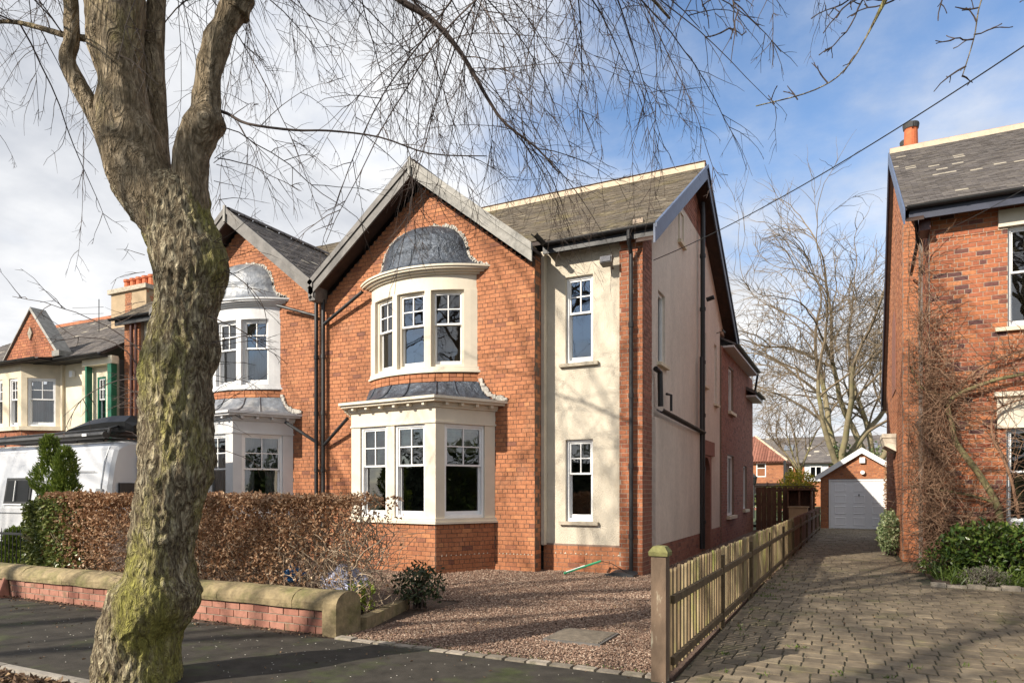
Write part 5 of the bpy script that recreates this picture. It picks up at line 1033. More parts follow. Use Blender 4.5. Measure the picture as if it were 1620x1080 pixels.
bole(m2, [(430, 290, 325), (360, 282, 325), (320, 278, 330), (280, 274, 329), (250, 277, 332), (220, 281, 344), (198, 291, 357), (172, 303, 349), (120, 310, 350), (60, 323, 367), (20, 343, 387), (0, 354, 399)], TD - .03, 36, lump=.016, rid=.008, seed=7)
m.build('trunk', 'bark', tree, smooth=True); m2.build('limb', 'bark_upper', tree, smooth=True)
def limb(pts, r0, r1, mat='bark_upper', n=28, sides=10, na=.08):
    path = smooth_path([at(*p) for p in pts], n); rad = [r0 + (r1 - r0) * (k / n) ** .8 for k in range(n + 1)]
    MB().tube(path, rad, sides, noise_amp=na).build('limb', mat, tree, smooth=True); return path
pxm = TD / FPX
limb([(255, 330, 5.9), (250, 250, 5.92), (246, 160, 5.93), (244, 80, 5.93), (248, 0, 5.93), (252, -90, 5.9), (280, -220, 5.9), (330, -330, 6.0)], .105, .06)
limb([(170, 225, 5.70), (150, 180, 5.68), (130, 145, 5.66), (114, 115, 5.66), (106, 92, 5.66), (113, 66, 5.66), (113, 30, 5.66), (112, 0, 5.66), (100, -60, 5.6), (60, -130, 5.5)], .080, .05)
LA = limb([(372, 22, 5.69), (392, -25, 5.72), (440, -90, 5.8), (520, -150, 6.0), (620, -180, 6.3), (740, -190, 6.7), (860, -160, 7.1), (970, -100, 7.4), (1080, -20, 7.6)], .112, .018)
LB = limb([(430, -80, 5.8), (480, -170, 6.3), (560, -250, 7.2), (660, -290, 8.2), (760, -270, 9.2), (850, -200, 10)], .07, .015)
LC = limb([(520, -150, 6.0), (580, -50, 6.0), (633, 0, 6.0), (683, 31, 6.05), (724, 77, 6.1), (749, 117, 6.15), (775, 162, 6.2), (800, 196, 6.25), (850, 235, 6.3), (885, 275, 6.3)], .040, .006, 'twig', sides=7)
LD = limb([(335, 172, 5.72), (360, 180, 5.72), (392, 196, 5.66), (465, 206, 5.6), (520, 207, 5.5), (600, 217, 5.4), (680, 243, 5.4), (770, 247, 5.5)], .015, .004, 'twig', sides=6)
LE = limb([(252, -80, 5.9), (290, -170, 6.4), (360, -250, 7.0), (450, -290, 7.8), (560, -300, 8.8), (660, -280, 9.8)], .06, .015)
LF = limb([(100, -55, 5.6), (70, -100, 5.55), (10, -130, 5.5), (-70, -130, 5.5), (-150, -90, 5.6)], .045, .015)
LG = limb([(170, -100, 5.7), (120, -190, 6.2), (40, -230, 7), (-60, -220, 8), (-150, -180, 8.8)], .05, .014)
LH = limb([(140, 62, 5.7), (100, 55, 5.75), (62, 44, 5.9), (20, 35, 6.0), (-40, 36, 6.1)], .03, .015, sides=7)
LI = limb([(200, -180, 5.75), (180, -280, 5.6), (120, -340, 5.2), (0, -380, 4.8)], .06, .02)
LJ = limb([(420, -70, 5.8), (520, -110, 5.4), (640, -130, 5.1), (780, -120, 4.9), (900, -80, 4.8), (1000, -30, 4.8), (1060, 30, 4.9)], .05, .008)
limb([(160, -200, 5.7), (150, -400, 5.6), (160, -650, 5.6), (200, -900, 5.7)], .16, .05); limb([(330, -330, 6.0), (380, -520, 6.4), (400, -750, 6.8)], .06, .03)
ENV = [(-200, 420), (0, 470), (110, 480), (200, 430), (330, 350), (430, 390), (560, 410), (700, 440), (800, 500), (870, 430), (930, 320), (1000, 235), (1060, 140), (1150, 60), (1400, 0)]
def env(px):
    for (a, b), (c, d) in zip(ENV, ENV[1:]):
        if a <= px <= c: return b + (d - b) * (px - a) / (c - a)
    return 60
tw = MB(); rt = random.Random(101)
def twig(p, d, L, r, depth):
    n = max(3, min(9, int(L / .09))); pts = curve(p, d, L, n, .20, -.075 if depth else -.06, rt)
    tw.tube(pts, [r * (1 - .6 * k / n) for k in range(n + 1)], 3, cap=False)
    if depth > 0:
        for k in range(rt.randint(1, 2) + int(L * 3.2)):
            t = rt.uniform(.12, .97); q, dd = sample(pts, t); s = dd.cross(rv(rt)).normalized()
            twig(q, dd + s * rt.uniform(.6, 1.3), L * rt.uniform(.22, .5) * (1.15 - .5 * t), max(r * .64, .0019), depth - 1)
def drooper(p, d, L, r):
    n = max(6, int(L / .16)); pts = curve(p, d, L, n, .085, -.085, rt)
    tw.tube(pts, [r * (1 - .72 * k / n) for k in range(n + 1)], 4, cap=False)
    for k in range(int(L * 5.2)):
        t = rt.uniform(.08, 1) ** .9; q, dd = sample(pts, t); s = dd.cross(rv(rt)).normalized()
        twig(q, dd * rt.uniform(.5, 1.2) + s * rt.uniform(.4, 1.1), rt.uniform(.25, .8) * (1.2 - .6 * t), max(r * .5, .003), 1 if rt.random() < .9 else 2)
def hang(path, count, lo=.15, hi=1.0, f0=.45, f1=1.05, r=.0065):
    for _ in range(count):
        t = rt.uniform(lo, hi); p, d = sample(path, t); q = proj(p); 
        if not q: continue
        drop = (env(q[0]) - q[1]) / FPX * q[2] * rt.uniform(f0, f1)
        if drop < .3: drop = .3
        s = Vector((rt.uniform(-1, 1), rt.uniform(-1, 1), rt.uniform(-.3, .35)))
        drooper(p, d * rt.uniform(.1, .8) + s, drop * 1.12, r * rt.uniform(.7, 1.25))
hang(LA, 38, .12, .86, r=.0075); hang(LB, 34, r=.009); hang(LC, 24, .3, 1, .5, 1.05, .005); hang(LE, 26, r=.008); hang(LF, 18, .1); hang(LG, 22, .1, r=.008); hang(LH, 10, .15, 1, .3, 1); hang(LJ, 24, .1, .78, r=.007); hang(LA, 16, .0, .4, .7, 1.1, .006); hang(LE, 12, .0, .6, .6, 1.0, .007)
for _ in range(9): p, d = sample(LD, rt.uniform(.15, 1)); drooper(p, d + rv(rt) * .6 + Vector((0, 0, .1)), rt.uniform(.5, 1.1), .0035)
for _ in range(46):   # short shoots breaking from the bole
    y = rt.uniform(250, 720); px_ = rt.choice((225, 340)) + rt.uniform(-6, 6); p = at(px_, y, TD - .12); twig(p, CR * (1 if px_ > 280 else -1) + rv(rt) * .5 + Vector((0, 0, .25)), rt.uniform(.15, .55), .0035, 1)
for _ in range(120): p = at(rt.uniform(196, 222) - 12, rt.uniform(840, 925), TD - rt.uniform(-.1, .2)); twig(p, CR * -.8 + rv(rt) * .8, rt.uniform(.06, .2), .002, 0)
for _ in range(60): p = at(160 + rt.uniform(-4, 10), rt.uniform(960, 1050), TD - rt.uniform(.0, .2)); twig(p, CR * -.8 + rv(rt) * .6, rt.uniform(.03, .09), .002, 0)
for sx_, sy_, ex, ey in ((350, 200, 580, 330), (344, 250, 480, 300), (330, 500, 400, 560), (335, 540, 400, 600), (228, 560, 50, 480), (225, 590, 120, 430), (222, 600, 60, 640), (330, 420, 480, 520)):
    a, b = at(sx_, sy_, TD - .1), at(ex, ey, TD + rt.uniform(-.6, .3)); twig(a, (b - a) + Vector((0, 0, .25)), (b - a).length * 1.05, .006, 2)
tw.build('crown', 'twig', tree)

# ------------------------------------------------------------------ generic bare trees
def bare_tree(bm, tm, seed, H, r0, fork, spread=.55, levels=4, twig_r=.012, droop=0.0, nch=(4, 6, 6, 5), base=Vector((0, 0, 0)), lean=Vector((0, 0, 0)), upb=.06, rmin=.01, lens=None):
    r = random.Random(seed)
    def grow(p, d, L, rad, lv):
        n = max(4, int(5 + 4 / (lv + 1))); up = (upb if lv < 2 else .02) - droop * (lv >= 2) * .06
        pts = curve(p, d, L, n, .10 + .05 * lv, up, r); e = rad * (.55 if lv < levels else .35)
        rr_ = [rad + (e - rad) * k / n for k in range(n + 1)]
        (bm if lv < 2 else tm).tube(pts, rr_, (12, 8, 5, 4, 3, 3)[lv], cap=False)
        if lv >= levels: return
        for k in range(nch[min(lv, len(nch) - 1)]):
            t = r.uniform(.3 if lv else .55, 1.0); q, dd = sample(pts, t); s = dd.cross(rv(r)).normalized(); ang = r.uniform(.35, .95) * (1 if lv else spread * 1.5)
            grow(q, dd * math.cos(ang) + s * math.sin(ang), L * r.uniform(.5, .82), max(e * r.uniform(.5, .85), rmin), lv + 1)
        q, dd = pts[-1], (pts[-1] - pts[-2]).normalized(); grow(q, dd, L * r.uniform(.6, .8), e, lv + 1)
    n = 8; spine = []; pts = curve(base, Vector((0, 0, 1)) + lean, fork, n, .05, .03, r); bm.tube(pts, [r0 * (1.25 - .25 * min(1, k / 3)) * (1 - .25 * k / n) for k in range(n + 1)], 14, noise_amp=.06)
    for k in range(nch[0]):
        an = 2 * math.pi * (k + r.random() * .6) / nch[0]; d = Vector((math.cos(an) * spread, math.sin(an) * spread, 1)); q, _ = sample(pts, r.uniform(.8, 1)); grow(q, d, (H - fork) * r.uniform(.3, .42), r0 * r.uniform(.4, .6), 1)
    return pts
# street trees across the road, behind the camera: they shade the fronts and show in the window glass
kinds = []
for k in range(2):
    b, t = MB(), MB(); bare_tree(b, t, 500 + k, 26, .36, 6.5, .5, 4, nch=(4, 4, 4, 2), rmin=.02); kinds.append((b.mesh('trunk', 'bark', True), t.mesh('crown', 'twig')))
for k, (x, y, a, lb) in enumerate(((-17.3, -9.7, 0.6, 'bare street tree across the road furthest left behind the viewer'), (-7.2, -9.7, 2.1, 'bare street tree across the road just left of the viewer'), (-28, -9.7, 4.0, 'bare street tree across the road opposite the camper van'), (1.5, -9.7, 1.1, 'bare street tree across the road directly behind the viewer'), (11, -9.7, 5.2, 'bare street tree across the road opposite the creeper house'))):
    e = thing('street_tree', lb, 'tree', (x, y, 0), 'street trees across the road'); e.rotation_euler.z = a
    for me in kinds[k % 2]: o = bpy.data.objects.new(me.name, me); COL.objects.link(o); o.parent = e
# next tree on this pavement: only its hanging twigs reach into the upper right
nt_ = thing('street_tree', 'street tree beyond the right edge whose twigs hang into the upper right', 'tree', (5.2, 4.2, 0))
b = MB(); b.tube(smooth_path([(5.2, 4.2, -.05), (5.15, 4.2, 1.5), (5.2, 4.25, 3.2), (5.0, 4.3, 5.0), (5.1, 4.4, 7.5), (5.3, 4.4, 11)], 20), [.36 - .012 * k for k in range(21)], 14, noise_amp=.08)
P1 = smooth_path([(5.0, 4.3, 4.9), (3.8, 4.5, 6.6), (2.4, 4.8, 7.0), (1.3, 5.0, 6.4), at(1430, -70, 4.6), at(1400, 0, 4.5), at(1345, 100, 4.5), at(1290, 142, 4.5), at(1196, 168, 4.5)], 40)
P2 = smooth_path([(5.0, 4.3, 5.2), (4.0, 4.6, 6.8), (2.8, 4.9, 6.9), (1.8, 5.0, 6.2), at(1590, -60, 4.7), at(1553, 0, 4.7), at(1541, 60, 4.7), at(1522, 122, 4.7)], 36)
for P_ in (P1, P2): b.tube(P_, [max(.10 * (1 - k / (len(P_) * .72)), .0085 - .005 * k / len(P_)) for k in range(len(P_))], 7, noise_amp=.1)
for k in range(7): an = k * .9; b.tube(curve(Vector((5.1, 4.35, 5 + k * .8)), Vector((math.cos(an), math.sin(an) * .8, .9)), 4.5, 8, .12, .02, rt), [.09 - .009 * q for q in range(9)], 6)
b.build('trunk', 'bark', nt_, smooth=True); tw = MB()
def knobby(p, d, L, r):
    n = max(3, int(L / .05)); pts = curve(p, d, L, n, .3, .02, rt); tw.tube(pts, [r * (1 - .45 * k / n) * rt.uniform(.85, 1.25) for k in range(n + 1)], 5)
    for k in range(int(L * 14)): q, dd = sample(pts, rt.uniform(.15, 1)); tw.tube(curve(q, dd + rv(rt) * 1.1, rt.uniform(.03, .09), 3, .3, .05, rt), [.0042, .0036, .003, .0038], 4)
for (a, b_) in (((1352, 88), (1330, 108)), ((1310, 132), (1285, 95)), ((1262, 158), (1250, 125)), ((1225, 165), (1215, 148))): knobby(at(*a, 4.5), at(*b_, 4.5) - at(*a, 4.5), (at(*b_, 4.5) - at(*a, 4.5)).length, .0045)
for (a, b_) in (((1540, 62), (1462, 65)), ((1541, 55), (1582, 36)), ((1528, 105), (1482, 128)), ((1550, 12), (1515, 10)), ((1545, 35), (1530, 10)), ((1522, 120), (1545, 126)), ((1400, 0), (1370, 12)), ((1415, -20), (1300, 40)), ((1500, -20), (1482, 30)), ((1365, -5), (1290, 14)), ((1378, -20), (1282, 52)), ((1450, -25), (1362, 10)), ((1620, -10), (1617, 25)), ((1156, -30), (1153, 48)), ((1153, 45), (1122, 62)), ((1153, 45), (1176, 52)), ((1100, -30), (1110, 40))):
    d_ = 4.7 if a[0] > 1450 else 4.5; v = at(*b_, d_) - at(*a, d_); knobby(at(*a, d_), v, v.length * 1.05, .0058)
tw.build('crown', 'twig', nt_)
# trees beyond the garage
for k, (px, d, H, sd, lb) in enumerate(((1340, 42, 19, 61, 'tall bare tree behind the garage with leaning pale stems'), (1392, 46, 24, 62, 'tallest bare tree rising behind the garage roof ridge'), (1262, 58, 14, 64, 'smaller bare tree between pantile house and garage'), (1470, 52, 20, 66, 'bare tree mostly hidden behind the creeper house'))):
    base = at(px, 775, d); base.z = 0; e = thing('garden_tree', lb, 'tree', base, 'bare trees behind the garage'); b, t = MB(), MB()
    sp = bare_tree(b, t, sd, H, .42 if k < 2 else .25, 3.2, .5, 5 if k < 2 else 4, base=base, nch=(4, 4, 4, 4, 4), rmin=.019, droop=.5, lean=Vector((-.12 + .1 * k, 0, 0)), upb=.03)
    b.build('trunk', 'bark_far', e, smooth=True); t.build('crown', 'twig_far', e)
    if k < 2:
        iv = MB(); ri = random.Random(sd)
        for _ in range(1300): q = sample(sp, ri.uniform(.2, 1))[0] + rv(ri) * ri.uniform(.3, .62) + Vector((0, 0, ri.choice((0, 0, 1.2)))); leaf(iv, q, rv(ri) + Vector((0, 0, -.4)), ri.uniform(.12, .26), ri, .8)
        iv.build('ivy', 'leaf_variegated', e)

# ------------------------------------------------------------------ hedge, ivy, conifer, shrubs
hr = random.Random(303)
hedge = thing('beech_hedge', 'clipped beech hedge with brown winter leaves behind the garden wall', 'hedge', (-8.8, 6.9, 0)); tw = MB(); rt = hr; lf = MB()
def hz(x, y): return 1.53 + .07 * noise.noise(Vector((x * 1.3, y * 2, 0))) + .05 * noise.noise(Vector((x * 6, y * 6, 4)))
for _ in range(2600):
    x = hr.uniform(-11.4, -5.25); thin = x > -6.5; p = Vector((x, hr.uniform(6.5, 7.3), hr.uniform(.0, 1.1))); d = Vector((hr.uniform(-.8, .8), hr.uniform(-1.0, .6), hr.uniform(-.1, 1.0)))
    pts = curve(p, d, hr.uniform(.3, .75), 7, .32, .03, hr); pts = [Vector((q.x, min(max(q.y, 6.33), 7.42), min(q.z, hz(q.x, q.y) + .03))) for q in pts]; r0 = hr.uniform(.003, .008); tw.tube(pts, [r0 * (1 - .5 * k / 7) for k in range(8)], 4, cap=False)
for k in range(20): x = -11.3 + k * .30 + hr.uniform(-.08, .08); tw.tube(curve(Vector((x, 6.75, -.02)), Vector((hr.uniform(-.2, .2), 0, 1)), 1.1, 6, .18, .02, hr), [.026 - .002 * q for q in range(7)], 7)
for _ in range(40000):
    x = hr.uniform(-11.4, -5.2); u = hr.random()
    y = 6.30 + abs(hr.gauss(0, .16)) if u < .62 else hr.uniform(6.3, 7.45); z = hr.uniform(.25, hz(x, y)) if hr.random() < .75 else hz(x, y) - abs(hr.gauss(0, .06))
    den = 1.0 if z > .75 else .25 + .75 * max(0, (z - .25) / .5)
    if x > -6.5: den *= (.75 - .25 * (x + 6.5)) if z > 1.0 else max(.08, .5 - (x + 6.5) * .5)
    den *= .55 + .45 * min(1, max(0, (z - .3) / .7))
    den *= .35 + 1.0 * max(0, min(1, .65 + 1.1 * noise.noise(Vector((x * 1.7, y * 1.7, z * 1.9)))))
    if hr.random() > den: continue
    p = Vector((x, y, z)); leaf(lf, p, rv(hr) + Vector((0, -.35, -.25)), hr.uniform(.035, .07), hr, .6, .9)
lf.build('leaves', 'hedge_leaf', hedge, kind='stuff'); tw.build('branches', 'hedge_twig', hedge)
ivh = thing('ivy_hedge', 'green ivy covered hedge end left of the brown beech leaves', 'hedge', (-11.4, 6.8, 0)); lf = MB(); tw = MB()
for _ in range(9000):
    x = min(max(hr.gauss(-11.35, .30), -11.8), -10.4); y = 6.28 + abs(hr.gauss(0, .2)); z = hr.uniform(.3, 1.50 - .4 * max(0, -11.5 - x)); leaf(lf, Vector((x, y, z)), rv(hr) + Vector((0, -.7, -.5)), hr.uniform(.04, .075), hr, .85, .5)
for _ in range(60): tw.tube(curve(Vector((hr.uniform(-11.7, -10.8), 6.7, .1)), Vector((0, -.1, 1)), 1.0, 6, .3, .03, hr), .005, 4)
lf.build('leaves', 'leaf_ivy', ivh); tw.build('branches', 'hedge_twig', ivh)
def conifer(e, cx, cy, z0, z1, w, n, seed, lobes=1):
    r = random.Random(seed); m = MB(); b = MB(); b.tube([(cx, cy, 0), (cx, cy, z1 - .2)], [.05, .01], 6); b.build('trunk', 'twig', e)
    for _ in range(n):
        t = r.random() ** 1.3; lx = (r.choice((-.24, .22)) if lobes > 1 else 0) * (t > .3); zt = z1 - (.22 if lx > 0 else 0)
        z = z0 + (zt - z0) * t; rad = w * (1 - t) ** .6 * (.75 + .25 * math.sin(z * 9 + lx * 7)); an = r.uniform(0, 6.28); k = r.uniform(.5, 1)
        p = Vector((cx + lx * min(1, (t - .2) * 2) + math.cos(an) * rad * k, cy + math.sin(an) * rad * k, z)); d = Vector((math.cos(an) * .6, math.sin(an) * .6, 1.0)) + rv(r) * .35
        for q in range(3): leaf(m, p + d.normalized() * q * .03, d + rv(r) * .5, r.uniform(.05, .10), r, .28, .3)
    m.build('foliage', 'leaf_conifer', e)
conifer(thing('conifer', 'young bright green conifer with two tips above the hedge', 'conifer', (-12.75, 7.35, 0)), -12.75, 7.35, .5, 2.52, .58, 5200, 5, 2)
conifer(thing('conifer', 'low dark green conifer behind the iron railings at far left', 'conifer', (-14.5, 7.6, 0)), -14.5, 7.6, .1, .8, .75, 2600, 6)
def shrub(name, label, cat, c, rad, n, size, mat, seed, width=.55, stems=10, group=None, up=.3, shell=.6, stem_mat='twig'):
    e = thing(name, label, cat, (c[0], c[1], 0), group); r = random.Random(seed); m = MB(); b = MB(); C = Vector(c)
    for _ in range(stems): q = C + Vector((rv(r).x * rad[0] * .7, rv(r).y * rad[1] * .7, rad[2] * r.uniform(0, .7))); pts = smooth_path([(c[0] + r.uniform(-.1, .1), c[1] + r.uniform(-.1, .1), 0), (c[0] + (q.x - c[0]) * .4, c[1] + (q.y - c[1]) * .4, q.z * .55), q], 6); b.tube(pts, [.012 - .0014 * k for k in range(7)], 5)
    for _ in range(n):
        v = rv(r) * (r.uniform(shell, 1.0) if r.random() < .75 else r.random()); p = C + Vector((v.x * rad[0], v.y * rad[1], v.z * rad[2])) * (1 + .28 * noise.noise(v * 2.3 + Vector((seed, 0, 0))))
        if p.z < .02: continue
        leaf(m, p, rv(r) + Vector((0, -.2, up)), r.uniform(.7, 1.2) * size, r, width, .35)
    b.build('stems', stem_mat, e); m.build('foliage', mat, e); return e
shrub('shrub', 'dark leafy shrub at the gravel corner beside the hedge end', 'shrub', (-5.25, 7.75, .32), (.36, .34, .30), 700, .085, 'leaf_dark', 11, .4, 16)
shrub('shrub', 'small lime green plant behind the wall end stone', 'shrub', (-5.45, 6.75, .24), (.17, .16, .26), 150, .09, 'leaf_lime', 12, .4, 6, up=.9)
shrub('shrub', 'glossy dark green shrub under the creeper at right house', 'shrub', (2.4, 14.75, .55), (1.05, .55, .52), 3000, .105, 'leaf_shrub', 13, .6, 40)
shrub('shrub', 'glossy green shrub at right frame edge below the window', 'shrub', (3.7, 14.7, .55), (.9, .55, .55), 2200, .105, 'leaf_shrub', 23, .6, 30)
shrub('shrub', 'small leafy shrub at foot of the brick pier beside the drive', 'shrub', (1.45, 14.7, .25), (.38, .5, .25), 600, .07, 'leaf_shrub', 14, .4, 12)
shrub('shrub', 'low grey green lavender clump at the bed edge', 'lavender', (1.98, 13.55, .14), (.36, .22, .20), 1100, .06, 'heather', 15, .2, 40, up=.9)
shrub('shrub', 'pale variegated shrub against the side wall of the right house', 'shrub', (.86, 19.3, .55), (.26, .95, .55), 2400, .08, 'leaf_variegated', 16, .6, 16)
shrub('forsythia', 'yellow flowering bush behind the fence beside the garage', 'shrub', (-2.15, 33.5, 1.7), (.85, .7, .9), 2600, .12, 'flower_yellow', 17, .5, 30, up=.5)
shrub('creeper', 'leafy creeper hanging over the right edge of the garage', 'creeper', (1.42, 31.3, 1.6), (.24, .3, 1.75), 2300, .08, 'hedge_leaf', 18, .6, 40)
shrub('bush', 'dark evergreen bush between far houses and garage', 'shrub', (-4.2, 44, .9), (1.1, 1.0, 1.0), 1800, .16, 'leaf_ivy', 19, .6, 10)
gr_ = thing('grass_clumps', 'tufts of green strap leaves along the bed at the right house', 'grass', (2.4, 13.7, 0)); m = MB(); r = random.Random(44)
for _ in range(1500):
    x = r.uniform(1.35, 4.4); y = r.uniform(13.45, 14.4) if x > 1.5 else r.uniform(14.0, 15.2); p = Vector((x, y, .02)); d = Vector((r.uniform(-.6, .6), r.uniform(-.6, .3), 1)); pts = curve(p, d, r.uniform(.12, .30), 4, .12, -.16, r); s = d.cross(rv(r)).normalized() * .008; v = r.random()
    for a, b in zip(pts, pts[1:]): m.face([a - s, a + s, b + s * .8, b - s * .8], v)
m.build('blades', 'blade', gr_); gr_['kind'] = 'stuff'
structure('planting_bed', 'soil', lambda m: m.box(1.28, 9, 13.42, 15.49, -.05, .02))
be = thing('bed_edging', 'row of weathered stones edging the planting bed at right', 'edging', (2.5, 13.4, 0)); x = 1.2
while x < 5.5: w = r.uniform(.2, .34); MB().box(x, x + w - .012, 13.30 + r.uniform(-.02, .02), 13.42, -.03, .05 + r.uniform(-.02, .02), r.random()).build('edging_stone', 'sett', be); x += w
# ------------------------------------------------------------------ wisteria on the right-hand house
wi = thing('wisteria', 'bare twisting wisteria climbing the front of the right hand house', 'climber', (2.5, 15.35, 0)); WY = 15.38
def onY(px, py, Y): u = (px - CXP) / FPX; d = Y / (cT + u * sT); return at(px, py, d)
def stem(pts, r0, r1, mat='vine_green', Y=WY, n=30): pa = smooth_path([onY(px, py, Y - o) for px, py, o in pts], n); MB().tube(pa, [r0 + (r1 - r0) * k / n for k in range(n + 1)], 9, noise_amp=.14).build('stem', mat, wi, smooth=True); return pa
S1 = stem([(1584, 850, .12), (1578, 800, .1), (1548, 748, .08), (1514, 702, .06), (1506, 672, .06), (1500, 645, .06), (1508, 628, .06), (1542, 612, .06), (1582, 599, .06), (1640, 588, .06)], .062, .03)
S2 = stem([(1506, 632, .05), (1480, 622, .06), (1455, 610, .08), (1440, 580, .1)], .03, .012); S3 = stem([(1575, 795, .05), (1530, 782, .06), (1470, 772, .06), (1440, 770, .08)], .03, .014)
S4 = stem([(1612, 820, .06), (1600, 760, .06), (1585, 720, .05), (1570, 690, .05), (1575, 650, .05), (1620, 630, .05)], .03, .015, 'vine'); S5 = stem([(1468, 900, .02), (1470, 800, .02), (1462, 700, .02), (1466, 600, .02), (1455, 520, .03), (1458, 400, .02)], .03, .01, 'vine'); S6 = stem([(1500, 640, .05), (1540, 590, .05), (1600, 560, .04), (1650, 545, .04)], .025, .012, 'vine')
vt = MB(); r = random.Random(88)
for path, n_ in ((S1, 110), (S2, 120), (S3, 90), (S4, 110), (S5, 420), (S6, 110)):
    for _ in range(n_):
        p, d = sample(path, r.uniform(.02, 1)); pts = curve(p, Vector((r.uniform(-1, 1), r.uniform(-.45, .1), r.uniform(-.6, 1))), r.uniform(.25, 1.0), 9, .28, -.01, r); pts = [Vector((max(q.x, 1.0), min(max(q.y, 14.95 if q.x > 1.36 else 15.0), 15.47 if q.x > 1.36 else 16.5), max(q.z, .05))) for q in pts]; ra = r.uniform(.003, .0085); vt.tube(pts, [ra * (1 - .5 * k / 9) for k in range(10)], 4, var=r.random(), cap=False)
for _ in range(1500):
    z = min(4.9, abs(r.gauss(2.2, 1.5))); p = Vector((r.uniform(1.05, 1.75), r.uniform(15.1, 15.47), z)); pts = curve(p, Vector((r.uniform(-.7, .7), r.uniform(-.5, .2), r.uniform(-1, .8))), r.uniform(.2, .7), 8, .33, -.02, r); pts = [Vector((q.x, min(q.y, 15.47 if q.x > 1.36 else 16.8), max(q.z, .03))) for q in pts]; vt.tube(pts, [.0055 - .0004 * k for k in range(9)], 3, var=r.random(), cap=False)
for _ in range(240): p = Vector((r.uniform(1.3, 2.4), 15.3, r.uniform(.1, 1.2))); pts = curve(p, Vector((r.uniform(-1, 1), r.uniform(-.6, 0), r.uniform(-.4, .7))), r.uniform(.3, .9), 8, .25, -.03, r); vt.tube(pts, [.012 - .001 * k for k in range(9)], 4, var=r.random(), cap=False)
vt.build('tendrils', 'vine', wi)
# ------------------------------------------------------------------ loose stuff: gravel, leaf litter, petals, weeds
def scatter_stones(name, regions, mat, seed):
    g = np.random.default_rng(seed); V, F, A = [], [], []; off = 0
    O = np.array([(1, 0, 0), (-1, 0, 0), (0, 1, 0), (0, -1, 0), (0, 0, 1), (0, 0, -1)], float); T = np.array([(0, 2, 4), (2, 1, 4), (1, 3, 4), (3, 0, 4), (2, 0, 5), (1, 2, 5), (3, 1, 5), (0, 3, 5)])
    for (x0, x1, y0, y1, den, s0, s1) in regions:
        n = int((x1 - x0) * (y1 - y0) * den); c = np.stack([g.uniform(x0, x1, n), g.uniform(y0, y1, n), g.uniform(-.008, .008, n)], 1); s = g.uniform(s0, s1, n)
        ph = g.uniform(0, 6.28, n); v = O[None] * g.uniform(.6, 1.25, (n, 6, 1)) * (s[:, None, None]) * np.array([1, .8, .62]); cs, sn = np.cos(ph)[:, None], np.sin(ph)[:, None]; v = np.stack([v[..., 0] * cs - v[..., 1] * sn, v[..., 0] * sn + v[..., 1] * cs, v[..., 2] + v[..., 0] * g.uniform(-.4, .4, (n, 1))], 2) + c[:, None]
        V.append(v.reshape(-1, 3)); F.append((T[None] + (np.arange(n) * 6)[:, None, None] + off).reshape(-1, 3)); A.append(np.repeat(np.clip(g.normal(.5, .25, n), 0, 1), 8)); off += 6 * n
    V = np.concatenate(V); F = np.concatenate(F); A = np.concatenate(A); me = bpy.data.meshes.new(name); me.from_pydata(V.tolist(), [], F.tolist()); me.attributes.new('var', 'FLOAT', 'FACE').data.foreach_set('value', A.tolist()); me.materials.append(MATS[mat]); o = bpy.data.objects.new(name, me); COL.objects.link(o); o['kind'] = 'stuff'; return o
o = scatter_stones('gravel', [(-4.98, -1.44, 5.87, 8.5, 3300, .006, .017), (-5.4, -1.4, 8.5, 12.6, 2000, .008, .019), (-8, -5.4, 8.7, 12.2, 700, .012, .022), (-3.45, -1.3, 12.6, 20, 500, .013, .024)], 'gravel', 5)
o['label'] = 'loose reddish brown gravel covering the front drive'; o['category'] = 'gravel'
lt = MB(); r = random.Random(55)
for _ in range(4200): x = r.uniform(-9.5, -3.6); leaf(lt, Vector((x, 3.44 - abs(r.gauss(0, .28)), -.032 + r.uniform(0, .03))), Vector((r.uniform(-1, 1), r.uniform(-1, 1), r.uniform(-.1, .35))), r.uniform(.03, .075), r, .6, .6)
for _ in range(420): x = r.uniform(-12, -5.2); leaf(lt, Vector((x, 5.86 - abs(r.gauss(0, .10)), .006)), Vector((r.uniform(-1, 1), r.uniform(-1, 1), r.uniform(0, .25))), r.uniform(.02, .05), r, .6, .5)
for _ in range(150): leaf(lt, Vector((r.uniform(-11, -1), r.uniform(3.6, 5.7), .005)), Vector((r.uniform(-1, 1), r.uniform(-1, 1), r.uniform(0, .25))), r.uniform(.015, .045), r, .6, .5)
for _ in range(900): leaf(lt, Vector((r.uniform(-11, -5.3), r.uniform(6.3, 7.6), .0)), Vector((r.uniform(-1, 1), r.uniform(-1, 1), r.uniform(0, .4))), r.uniform(.03, .06), r, .6, .5)
o = lt.build('leaf_litter', 'litter', None, kind='stuff'); o['label'] = 'dry brown fallen leaves along the kerb and wall foot'; o['category'] = 'leaves'
pt = MB()
for _ in range(260): x, y = r.uniform(-9, -1.2), r.uniform(3.7, 5.7); s = r.uniform(.004, .011); pt.prism([(x, y, .003), (x + s, y + s * .3, .003), (x + s * .8, y + s, .003), (x - s * .2, y + s * .8, .003)], (0, 0, .002))
o = pt.build('petals', 'petal', None, kind='stuff'); o['label'] = 'pale petal specks scattered on the dark pavement'; o['category'] = 'petals'
wd = MB()
for _ in range(38):
    x, y = r.choice(((r.uniform(-.9, 1.2), r.uniform(5.9, 7.6)), (r.uniform(-1.3, -.95), r.uniform(6.2, 13)), (r.uniform(-1.3, -1.05), r.uniform(6, 18))))
    for _k in range(r.randint(5, 14)): p = Vector((x + r.gauss(0, .03), y + r.gauss(0, .02), .0)); leaf(wd, p, Vector((r.uniform(-1, 1), r.uniform(-1, 1), r.uniform(.2, 1.4))), r.uniform(.02, .055), r, .25, .3)
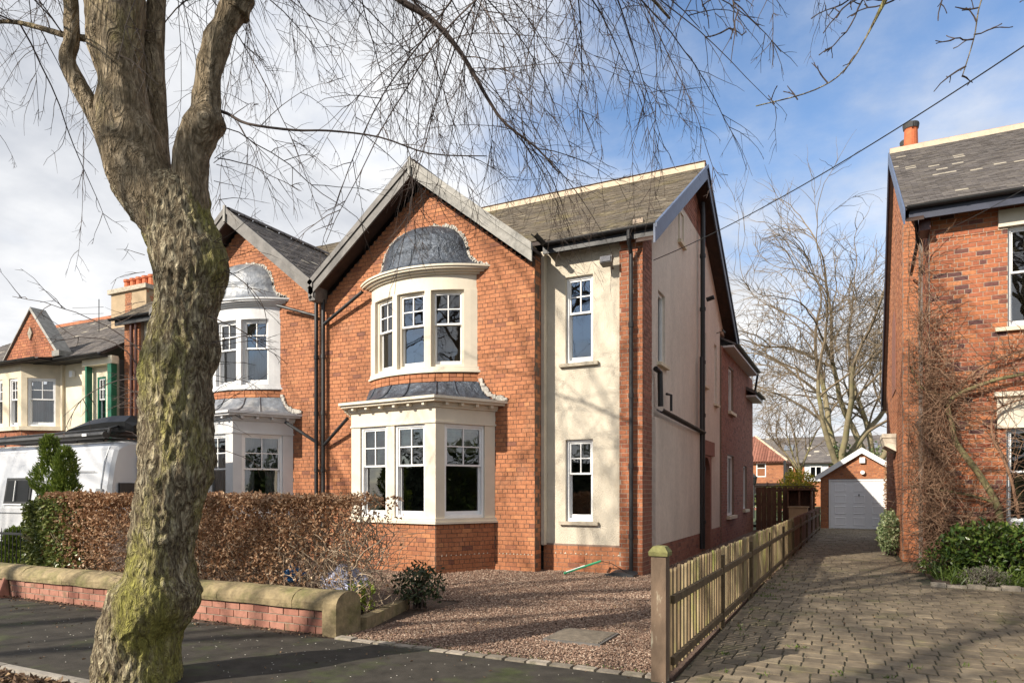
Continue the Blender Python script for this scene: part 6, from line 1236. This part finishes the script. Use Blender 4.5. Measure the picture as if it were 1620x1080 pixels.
for _ in range(140): x = r.uniform(-5, -1.5); leaf(wd, Vector((x, 5.87 + r.uniform(-.02, .05), .0)), Vector((r.uniform(-1, 1), r.uniform(-1, 1), r.uniform(.2, 1))), r.uniform(.015, .04), r, .3, .3)
o = wd.build('paving_weeds', 'blade', None, kind='stuff'); o['label'] = 'small green weeds growing in the paving joints'; o['category'] = 'weeds'

oh = thing('reflection_hedge', 'unseen dark green hedge added across the road for window reflections', 'hedge', (-8, -12.2, 0)); m = MB(); r = random.Random(71)  # added out of view so the front windows reflect dark green
for _ in range(16000): x = r.uniform(-34, 16); z = r.uniform(.1, 4.6 + 2.2 * noise.noise(Vector((x * .35, 0, 0)))); leaf(m, Vector((x, -11.6 - abs(r.gauss(0, .15)), z)), rv(r) + Vector((0, .5, 0)), r.uniform(.15, .3), r, .7)
m.build('leaves', 'leaf_dark', oh); MB().box(-34, 16, -12.8, -11.75, -.1, 3.2).build('core', 'leaf_dark', oh)

lh = thing('bay_reflection_hedge', 'unseen tall dark hedge added right of the drive for bay window reflection', 'hedge', (7.4, 10.5, 0)); m = MB(); r = random.Random(72)  # unseen, added to give the canted bay pane something dark to mirror
for _ in range(6000): y = r.uniform(6.2, 14.2); z = r.uniform(.1, 3.6 + 1.0 * noise.noise(Vector((0, y * .6, 3)))); leaf(m, Vector((7.0 + abs(r.gauss(0, .18)), y, z)), rv(r) + Vector((-.5, 0, 0)), r.uniform(.12, .24), r, .6)
m.build('leaves', 'leaf_shrub', lh); MB().box(7.15, 8.2, 6.3, 14.0, -.05, 2.7).build('core', 'leaf_dark', lh)
ld = MB()
for _ in range(230): leaf(ld, Vector((r.uniform(-4.9, -1.5), r.uniform(5.95, 12), .018)), Vector((r.uniform(-1, 1), r.uniform(-1, 1), r.uniform(0, .3))), r.uniform(.02, .05), r, .6, .5)
for _ in range(120): leaf(ld, Vector((r.uniform(-1.2, 1.6), r.uniform(5.8, 14), .012)), Vector((r.uniform(-1, 1), r.uniform(-1, 1), r.uniform(0, .3))), r.uniform(.015, .04), r, .6, .5)
o = ld.build('drive_leaves', 'litter', None, kind='stuff'); o['label'] = 'few dry leaves blown over the gravel and paving'; o['category'] = 'leaves'
